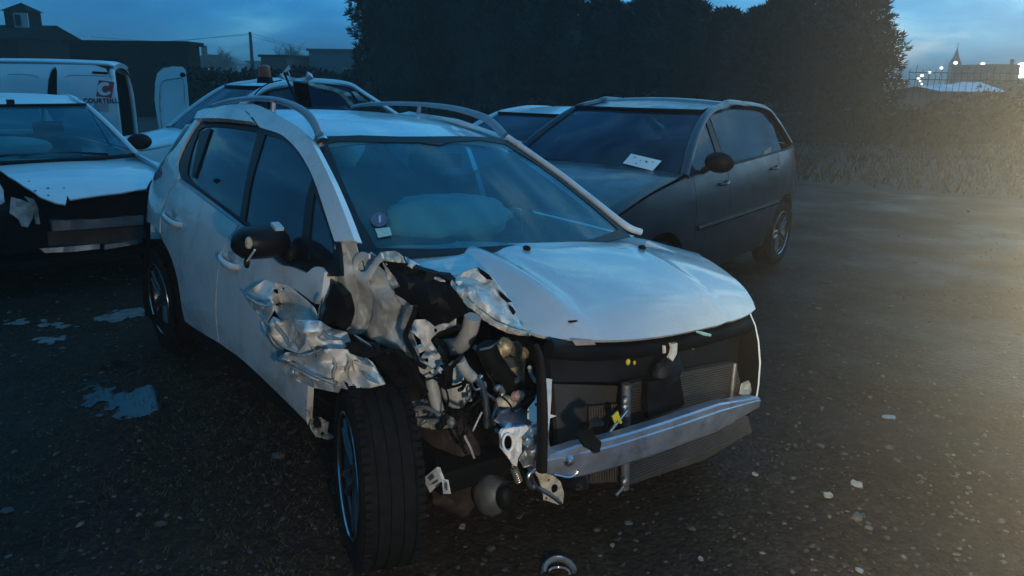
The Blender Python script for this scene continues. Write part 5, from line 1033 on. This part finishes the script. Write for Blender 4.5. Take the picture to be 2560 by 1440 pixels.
for k, (h, r, sh) in enumerate(((5.6, 1.35, 'column'), (5.3, 1.25, 'column'), (5.0, 1.4, 'column'), (5.0, 2.15, 'bush'))): TR[k] = (crown_mesh(h, r, 3600 if k < 3 else 6500, 20+k, sh), h)
tv, tf = tube_geo([(0, 0, 0), (.02, 0, .8), (0, .02, 2.2), (0, 0, 4.0)], [.16, .13, .09, .03], 8)
trunk_me = bpy.data.meshes.new('trunk'); trunk_me.from_pydata([tuple(q) for q in tv], [], tf); trunk_me.materials.append(BARK)
def tree(name, label, x, y, kind, sc, rz, group, szf=1.0):
    o = thing(name, label, 'tree', Matrix.Translation((x, y, 0)) @ Matrix.Rotation(rz, 4, 'Z') @ Matrix.Diagonal((sc, sc, sc*szf, 1)), group)
    link(bpy.data.objects.new('crown', TR[kind][0]), o); link(bpy.data.objects.new('trunk', trunk_me), o); return o
ords = ['leftmost', 'second', 'third', 'fourth', 'fifth', 'sixth', 'seventh', 'eighth', 'ninth', 'tenth', 'eleventh']
TX = [(-3.95, 27, 0, 1.08, 1.08), (-2.5, 27.4, 1, 1.12, 1.06), (-1.2, 27.0, 2, 1.1, 1.1), (0.2, 27.3, 0, 1.12, 0.96), (1.6, 27.0, 1, 1.12, 0.707), (3.0, 27.4, 2, 1.1, 0.76), (4.4, 27.0, 0, 1.12, 0.667), (5.7, 27.3, 1, 1.12, 0.715), (7.0, 27.1, 2, 1.08, 0.707), (8.3, 27.5, 1, 1.0, 0.743)]
for k, (x, y, kd, sc, zf) in enumerate(TX):
    tree('conifer_tree', '%s conifer of the tall dark evergreen row%s' % (ords[k] if k == 0 else ords[k]+' from the left', ' beyond the yard'), x, y, kd, sc, k*2.1, 'conifer row', zf)
tree('evergreen_tree', 'broad rounded evergreen at the right end of the conifer row', 10.35, 26.6, 3, 1.0, .6, None, .885)
tree('evergreen_tree', 'smaller evergreen tucked between the conifer row and the broad one', 8.9, 27.6, 2, 1.0, 1.4, None, .84)
def hedge(name, label, x0, x1, y0, y1, h, dep, n, seed, rg_=.12):
    R = random.Random(seed); V, F = [], []
    N_ = 24
    for i in range(N_+1):
        f0 = i/N_; x = x0+(x1-x0)*f0; y = y0+(y1-y0)*f0; hh = h*(1+rg_*noise.noise(Vector((x*.9, seed, 0)))+rg_*.6*noise.noise(Vector((x*2.7, seed, 3)))); V += [(x, y-dep/2, 0), (x, y-dep/2.2, hh*.82), (x, y+dep/2.2, hh*.82), (x, y+dep/2, 0)]
        if i: o = (i-1)*4; F += [(o+j, o+j+4, o+j+5, o+j+1) for j in range(3)]
    core = [tuple(range(4)), tuple(N_*4+j for j in range(4))]; F += core
    for k in range(n):
        f0 = R.random(); x = x0+(x1-x0)*f0; y = y0+(y1-y0)*f0; hh = h*(1+rg_*noise.noise(Vector((x*.9, seed, 0)))+rg_*.6*noise.noise(Vector((x*2.7, seed, 3)))); top = R.random() < .4
        p = Vector((x, y+(R.uniform(-dep/2, dep/2) if top else -dep/2*R.uniform(.8, 1.1)), hh*(R.uniform(.8, 1.02) if top else R.random())))
        d = Vector((R.uniform(-1, 1), R.uniform(-1, .3), R.uniform(.1, 1.3))).normalized(); sd = d.cross(Vector((R.uniform(-1, 1), R.uniform(-1, 1), .3))).normalized(); L = R.uniform(.08, .2); o = len(V)
        V += [p, p+d*L*.5+sd*L*.22, p+d*L, p+d*L*.5-sd*L*.22]; F.append((o, o+1, o+2, o+3))
    root = thing(name, label, 'hedge', Matrix()); mesh('foliage', V, F, LEAF, root, smooth=False); return root
hedge('hedge', 'low dark hedge in front of the far sheds', -10.5, -4.2, 24, 23, 1.78, 1.2, 5000, 3)
hedge('bramble_hedge', 'low dark brambles along the foot of the conifer row', -4.6, 14.5, 22.5, 23.5, 1.0, 1.4, 8000, 4, .45)
hedge('bramble_hedge', 'dark scrub right of the conifer row below the railings', 13.5, 30, 25, 27, 1.3, 1.6, 7000, 5, .4)
# ------------------------------------------------------------------ buildings on the left and far away
BRICK = mat('dark_brick', (.022, .016, .013), .95, spec=.05, var=.3, vs=3, bump=.4); TILE = mat('dark_tiles', (.014, .0125, .012), .95, spec=.03, var=.3, vs=4, bump=.5, bs=12); PALEW = mat('pale_wall', (.42, .42, .42), .8, var=.1, vs=2)
def D(px, py, d): return WORLD.at(px, py, d=d)
def gx(px, d): return (px-1280)/FPX*d*cos(PITCH)
def zz_(px, py, d): return D(px, py, d).z
def house(name, label, cat, x0, x1, y, dep, ze, zr_, wall, roofm, hip=0.0, gable=False, windows=(), door=None, chim=None):
    o = thing(name, label, cat, Matrix.Translation(((x0+x1)/2, y, 0))); a, b = -(x1-x0)/2, (x1-x0)/2
    v, f = box_geo((0, dep/2, ze/2), (b-a, dep, ze)); wl = mesh('wall', v, f, wall, o, smooth=False)
    ov = .25
    if zr_ > ze:
        if gable: V = [(a-ov, -ov, ze-.05), (b+ov, -ov, ze-.05), (b+ov, dep+ov, ze-.05), (a-ov, dep+ov, ze-.05), (0, -ov, zr_), (0, dep+ov, zr_)]; F = [(0, 1, 4), (1, 2, 5, 4), (2, 3, 5), (3, 0, 4, 5), (3, 2, 1, 0)]
        else: V = [(a-ov, -ov, ze-.05), (b+ov, -ov, ze-.05), (b+ov, dep+ov, ze-.05), (a-ov, dep+ov, ze-.05), (a+hip, dep/2, zr_), (b-hip, dep/2, zr_)]; F = [(0, 1, 5, 4), (1, 2, 5), (2, 3, 4, 5), (3, 0, 4), (3, 2, 1, 0)]
        rf = mesh('roof', V, F, roofm, o, smooth=False)
    else:
        v, f = box_geo((0, dep/2, ze+.08), (b-a+.3, dep+.3, .16)); rf = mesh('roof', v, f, roofm, o, smooth=False)
    for wx, wz, ww, wh, em in windows:
        v, f = box_geo((wx, -.02, wz), (ww+.12, .06, wh+.12)); wo_ = mesh('window', v, f, PALEW, o, smooth=False)
        v, f = box_geo((wx, -.06, wz), (ww, .02, wh)); mesh('pane', v, f, em or MATS['gloss_black'], wo_, smooth=False)
    if chim:
        v, f = box_geo(chim, (.6, .6, 1.2)); mesh('chimney', v, f, BRICK, rf, smooth=False)
    return o
LIT = mat('lit_window', (.5, .25, .08), .5, emit=(1.0, .45, .15), estr=.5)
# long dark building with hipped roof and cupola
d0 = 34; yb = 33.5
x1 = gx(228, yb+5.3)-.25; x0 = x1-12
zrdg = zz_(150, 66, (yb+2.5)*cos(PITCH))
B1 = house('farm_building', 'dark building with hipped roof and small white cupola, far left', 'building', x0, x1, yb, 5, zz_(228, 108, (yb+5)*cos(PITCH)), zrdg, BRICK, TILE, hip=x1-gx(152, yb+2.5))
cx_, cz_ = gx(72, yb+2.5), zrdg-.08
B1x = (x0+x1)/2
v, f = box_geo((cx_-B1x, 2.5, cz_+.22), (1.02, 1.0, .85)); cu = mesh('cupola', v, f, TILE, B1, smooth=False)
v, f = box_geo((cx_-B1x+.22, 1.98, cz_+.25), (.62, .06, .62)); mesh('cupola_face', v, f, PALEW, cu, smooth=False)
v, f = box_geo((cx_-B1x+.10, 1.94, cz_+.25), (.24, .05, .46)); mesh('cupola_window', v, f, BLACKG, cu, smooth=False)
c3 = Vector((cx_-B1x, 2.5, cz_+.64)); V = [c3+Vector((a*.62, b_*.62, 0)) for a, b_ in ((-1, -1), (1, -1), (1, 1), (-1, 1))]+[c3+Vector((0, 0, .38))]
mesh('cupola_roof', V, [(0, 1, 4), (1, 2, 4), (2, 3, 4), (3, 0, 4), (3, 2, 1, 0)], TILE, cu, smooth=False)
house('flat_shed', 'long dark flat roofed shed beside the building with the cupola', 'building', gx(215, 34.2), gx(496, 34.2), 33, 1.3, zz_(370, 116, 33), 0, mat('dark_cladding', (.013, .010, .0085), .95, spec=.05, var=.25, vs=2), TILE)
# beyond: sheds and houses
house('warehouse', 'blue grey warehouse against the left end of the conifers', 'building', gx(786, 62), gx(930, 62), 60, 14, zz_(850, 131, 60), 0, mat('blue_grey_cladding', (.085, .10, .12), .7, var=.15, vs=1), mat('metal_roof', (.06, .07, .085), .6, var=.1), windows=((.9, 1.9, 1.2, .9, None),))
house('warehouse', 'lower pale grey shed left of the blue grey warehouse', 'building', gx(728, 64), gx(784, 64), 63, 10, zz_(760, 146, 63), 0, mat('pale_grey_cladding', (.16, .18, .20), .7, var=.12, vs=1), MATS['metal_roof'])
house('warehouse', 'small dark reddish shed left of the pale grey shed', 'building', gx(671, 58), gx(733, 58), 56, 8, zz_(700, 145, 56), 0, mat('red_dark_cladding', (.045, .028, .03), .8, var=.2, vs=1), TILE)
house('house', 'distant pale house with grey roof beside the utility pole', 'house', gx(538, 120), gx(586, 120), 118, 7, zz_(560, 158, 118), zz_(560, 146, 120), mat('house_wall', (.22, .23, .24), .8, var=.1), mat('house_roof', (.15, .18, .22), .7, var=.15, vs=2), hip=.2, windows=((-.6, 1.9, .6, .8, None),))
house('house', 'distant dark roofed house with an orange lit window', 'house', gx(502, 112), gx(540, 112), 110, 7, zz_(520, 158, 110), zz_(515, 138, 112), BRICK, TILE, gable=True, windows=((.7, 2.6, .9, .5, LIT),), chim=(-.6, 2, zz_(515, 128, 112)))
house('house', 'distant low house right of the utility pole', 'house', gx(592, 130), gx(668, 130), 128, 8, zz_(630, 160, 128), zz_(630, 153, 130), MATS['house_wall'], TILE, hip=.6, windows=((-1.2, 2.0, .8, .8, None), (1.2, 2.0, .8, .8, None)))
# utility pole and wires
pd = 58; pt = D(625, 80, pd)
po = thing('utility_pole', 'wooden utility pole with wires against the dusk sky', 'pole', Matrix.Translation((pt.x, pt.y, 0)))
tube('pole', [(0, 0, 0), (0, 0, pt.z)], [.17, .11], BARK, po, None, 8)
for dz, (ex, ey) in ((0, (225, 92)), (-.1, (60, 96)), (0, (905, 128)), (-.2, (912, 131))):
    e = D(ex, ey, pd+6)-Vector((pt.x, pt.y, 0)); q = Vector((0, 0, pt.z-.1+dz)); m3 = q.lerp(e, .5)-Vector((0, 0, .45))
    tube('wire', [q, m3, e], .012, BLACK, po, None, 4, 16)
# bare trees
def bare_tree(label, px, py0, d, h, spread, seed):
    R = random.Random(seed); o = thing('bare_tree', label, 'tree', Matrix.Translation((gx(px, d), d, 0))); parts, tw = [], []
    parts.append(tube_geo([(0, 0, 0), (.05, 0, h*.35), (0, 0, h*.6)], [.16, .12, .07], 6))
    def br(p, d_, L, r, n):
        e = p+d_*L; (parts if n > 2 else tw).append(tube_geo([p, p.lerp(e, .5)+Vector((R.uniform(-1, 1), R.uniform(-1, 1), 0))*L*.06, e], [r, r*.8, r*.55], 4))
        if n:
            for k in range(4): br(p.lerp(e, R.uniform(.35, 1)), (d_+Vector((R.uniform(-1, 1)*spread, R.uniform(-1, 1)*spread, R.uniform(-.1, .5)))).normalized(), L*R.uniform(.55, .75), r*.55, n-1)
    for k in range(6): br(Vector((0, 0, h*R.uniform(.25, .5))), Vector((R.uniform(-1, 1)*spread, R.uniform(-1, 1)*spread, 1)).normalized(), h*.28, .06, 4)
    v, f = join_geo(parts); mesh('trunk', v, f, BARK, o); v, f = join_geo(tw); mesh('crown', v, f, BARK, o, smooth=False)
bare_tree('bare rounded tree behind the small sheds', 722, 0, 95, 6.3, .8, 3)
bare_tree('bare tree beside the distant pale house', 545, 0, 105, 5.6, .7, 5)
bare_tree('small bare tree between the distant house and the utility pole', 566, 0, 108, 4.4, .9, 8)
# ------------------------------------------------------------------ the far right: church, railings, lamps, sheds
STONE = mat('church_stone', (.10, .095, .09), .9, var=.2, vs=.6)
cd = 210; cx = gx(2373, cd); zb = zz_(2373, 158, cd); ztop = zz_(2373, 122, cd)
ch = thing('church', 'church tower with a pointed spire on the right horizon', 'church', Matrix.Translation((cx, cd, 0)))
hw_ = 10/FPX*cd
v, f = box_geo((0, 0, zb/2), (2*hw_, 2*hw_, zb)); mesh('tower', v, f, STONE, ch, smooth=False)
mesh('spire', [(hw_*1.25*cos(a*pi/4+pi/8), hw_*1.25*sin(a*pi/4+pi/8), zb) for a in range(8)]+[(hw_*.62*cos(a*pi/4+pi/8), hw_*.62*sin(a*pi/4+pi/8), zb+(ztop-zb)*.35) for a in range(8)]+[(0, 0, ztop)], [(a, (a+1) % 8, 8+(a+1) % 8, 8+a) for a in range(8)]+[(8+a, 8+(a+1) % 8, 16) for a in range(8)], TILE, ch, smooth=False)
tube('cross', [(0, 0, ztop-.1), (0, 0, ztop+1.2)], .07, BLACK, ch)
for s in (-1, 1):
    v, f = box_geo((s*hw_*.45, -hw_, zb-1.6), (hw_*.35, .1, 1.6)); mesh('belfry_opening', v, f, BLACKG, ch, smooth=False)
v, f = join_geo([box_geo((3, 3, 1.5), (4, 5, 3.0))]); nv = mesh('nave', v, f, STONE, ch, smooth=False)
mesh('nave_roof', [(1, .5, 3.0), (5, .5, 3.0), (5, 5.5, 3.0), (1, 5.5, 3.0), (1, 3, 4.6), (5, 3, 4.6)], [(0, 1, 5, 4), (2, 3, 4, 5), (1, 2, 5), (3, 0, 4)], TILE, nv, smooth=False)
IRON = mat('dark_iron', (.02, .02, .022), .6, var=.2)
fd_ = 31; fx0, fx1 = gx(2262, fd_), gx(2700, fd_); zr1, zr2 = zz_(2340, 183, fd_), zz_(2340, 200, fd_)
rl = thing('railing', 'thin iron railing with cranked bars on the right skyline', 'railing', Matrix.Translation((fx0, fd_, 0)))
for z in (zr1, zr2): tube('rail', [(0, 0, z), (fx1-fx0, 0, z)], .014, IRON, rl, None, 5)
for k in range(int((fx1-fx0)/.25)):
    x = .02+k*.25; hgt = zr1+.12+(.15 if k % 4 == 1 else 0)
    tube('bar', [(x, 0, .0), (x, 0, zr2-.1), (x+.03, 0, (zr1+zr2)/2), (x-.02, 0, zr1-.05), (x+.02, 0, hgt)], .010, IRON, rl, None, 5)
house('block_building', 'low dark block with roof vents right of the church', 'building', gx(2438, 90), gx(2508, 90), 88, 8, zz_(2470, 166, 88), 0, mat('block_wall', (.10, .085, .07), .8, var=.2, vs=1), mat('block_roof', (.16, .15, .14), .8, var=.2), windows=())
hd_ = thing('tarp_shed', 'low shed with a pale blue sheet roof on the right', 'shed', Matrix.Translation((gx(2430, 40), 39, 0)))
za = zz_(2440, 230, 39); xa, xb = gx(2350, 39)-gx(2430, 40), gx(2515, 39)-gx(2430, 40); zp = zz_(2480, 207, 41)
v, f = box_geo(((xa+xb)/2, 2.5, za/2), (xb-xa-.2, 4.6, za)); mesh('wall', v, f, mat('shed_wall', (.05, .06, .055), .9, var=.2), hd_, smooth=False)
n = 9; V = []; F = []
for i in range(n+1):
    x = xa+(xb-xa)*i/n; V += [(x, 0, za+.02+(.03 if i % 2 else 0)), (x, 2.5, zp-(.22 if i < 3 else .12 if i < 6 else 0)+(.03 if i % 2 else 0)), (x, 5, za)]
for i in range(n): F += [(i*3, i*3+3, i*3+4, i*3+1), (i*3+1, i*3+4, i*3+5, i*3+2)]
mesh('roof', V, F, mat('pale_blue_sheet', (.30, .42, .50), .4, var=.15, vs=2), hd_, smooth=False)
LAMP = mat('lamp_glow', (1, .95, .9), .5, emit=(1.0, .93, .88), estr=4.0); LAMPO = mat('sodium_glow', (1, .8, .6), .5, emit=(1.0, .78, .55), estr=5.0)
def far_lamp(label, px, py, d, r, m, pole=True):
    p = D(px, py, d); o = thing('street_lamp', label, 'lamp', Matrix.Translation((p.x, p.y, 0)))
    v, f = ell_geo((0, 0, p.z), (r, r, r*.75), 10, 7); mesh('lamp_head', v, f, m, o); tube('pole', [(0, .1, 0), (0, .1, p.z)], [.08, .05], IRON, o, None, 6)
for q in (('lit lamp left of the church spire, the higher one', 2354, 170, 120, .27, LAMP), ('lit lamp above the railing between spire and trees', 2324, 181, 120, .25, LAMP), ('lit lamp over the upper railing bar', 2305, 189, 120, .26, LAMP), ('lit lamp just left of the lowest orange lamp', 2296, 197, 120, .25, LAMP),
          ('small orange lamp by the railing, upper of two', 2301, 203, 120, .16, LAMPO), ('small orange lamp lowest by the railing', 2304, 210, 120, .18, LAMPO), ('lit lamp touching the church spire, lower one', 2387, 167, 120, .27, LAMP), ('lit lamp touching the church spire, upper one', 2389, 157, 120, .30, LAMP),
          ('orange lamp at the edge of the broad evergreen', 2261, 207, 120, .12, LAMPO), ('lit lamp on the roof line of the low block', 2457, 160, 95, .25, LAMP)):
    far_lamp(*q)
pr = D(2531, 148, 70); o = thing('utility_pole', 'dark pole beside the bright lamp at the right edge', 'pole', Matrix.Translation((pr.x, pr.y, 0))); tube('pole', [(0, 0, 0), (0, 0, pr.z)], [.2, .14], BARK, o, None, 8); box('bracket', (.12, 0, pr.z-.2), (.3, .08, .06), IRON, o, None, 0)
pl = D(2553, 176, 85); o = thing('floodlight', 'bright lit floodlight at the right edge of the picture', 'lamp', Matrix.Translation((pl.x, pl.y, 0))); tube('pole', [(0, .3, 0), (0, .3, pl.z+.4)], .12, IRON, o, None, 8); v, f = ell_geo((0, 0, pl.z), (.75, .5, .8), 16, 10); mesh('lamp_head', v, f, mat('flood_glow', (1, 1, 1), .5, emit=(1, .97, .93), estr=14), o)
hedge('bush', 'dark bushes at the foot of the church and block', gx(2400, 60), gx(2700, 60), 58, 60, 2.0, 3.0, 3500, 9)
# ------------------------------------------------------------------ lamps added out of view beside the camera
def lamp_stand(name, label, x, y, h, aim, energy, col, blend, cone, size, k=1.0, arm=0.0):
    o = thing(name, label, 'lamp', Matrix.Translation((x, y, 0)))
    tube('pole', [(arm, -arm*.3, 0), (arm, -arm*.3, h-.03)]+([(arm*.6, -arm*.2, h+.01), (.02, -.012, h)] if arm else []), [.014, .010]+([.006, .004] if arm else []), IRON, o, None, 8)
    for q_ in range(3): tube('leg', [(arm, -arm*.3, .35), (arm+.22*cos(q_*2.1-.3), -arm*.3+.22*sin(q_*2.1-.3), 0)], .012, IRON, o, None, 6)
    dv = (Vector(aim)-Vector((x, y, h))).normalized(); q = dv.to_track_quat('-Z', 'Y')
    M_ = Matrix.Translation((0, 0, h)) @ q.to_matrix().to_4x4()
    v, f = box_geo((0, 0, .05*k), (.16*k, .12*k, .08*k)); hd2 = mesh('lamp_head', v, f, IRON, o, M_, bevel=.005)
    v, f = box_geo((0, 0, .006*k), (.13*k, .09*k, .006*k)); mesh('lamp_lens', v, f, LAMP, hd2)
    L = bpy.data.lights.new('lamp_light', 'SPOT'); L.energy = energy; L.color = col; L.spot_size = cone; L.spot_blend = blend; L.shadow_soft_size = size
    lo = bpy.data.objects.new('lamp_light', L); C.objects.link(lo); lo.matrix_world = Matrix.Translation(Vector((x, y, h))+dv*.012) @ q.to_matrix().to_4x4()
lamp_stand('flash_stand_in', 'lamp added on a tripod beside the camera in place of its flash', .42, -.30, 1.25, (-.1, 3.2, .5), 170, (1, .87, .70), .9, radians(95), .05)  # added to stand in for the camera flash on the crushed corner
lamp_stand('veil_lamp', 'tiny lamp added on a thin arm out of view, to make a glare veil', .106, .120, 1.588, (1.0, .46, 1.60), 2300, (1, .90, .62), 1.0, radians(132), .008, .12, .55)  # added just outside the frame to make the glare at the right edge
# ------------------------------------------------------------------ scattering volume added to imitate lens glare, lit by that lamp
hzm = bpy.data.materials.new('glare_veil'); hzm.use_nodes = True; ht = hzm.node_tree; ht.nodes.clear()
pv = ht.nodes.new('ShaderNodeVolumePrincipled'); pv.inputs['Color'].default_value = (.95, .90, .80, 1); pv.inputs['Density'].default_value = .003; pv.inputs['Anisotropy'].default_value = 0.0
ho = ht.nodes.new('ShaderNodeOutputMaterial'); ht.links.new(pv.outputs[0], ho.inputs['Volume'])
v, f = box_geo((0, 720, 7.2), (1460, 1640, 16.4)); tag(mesh('glare_veil', v, f, hzm, smooth=False), 'thin scattering volume that imitates lens glare', 'glare_veil', kind='stuff')
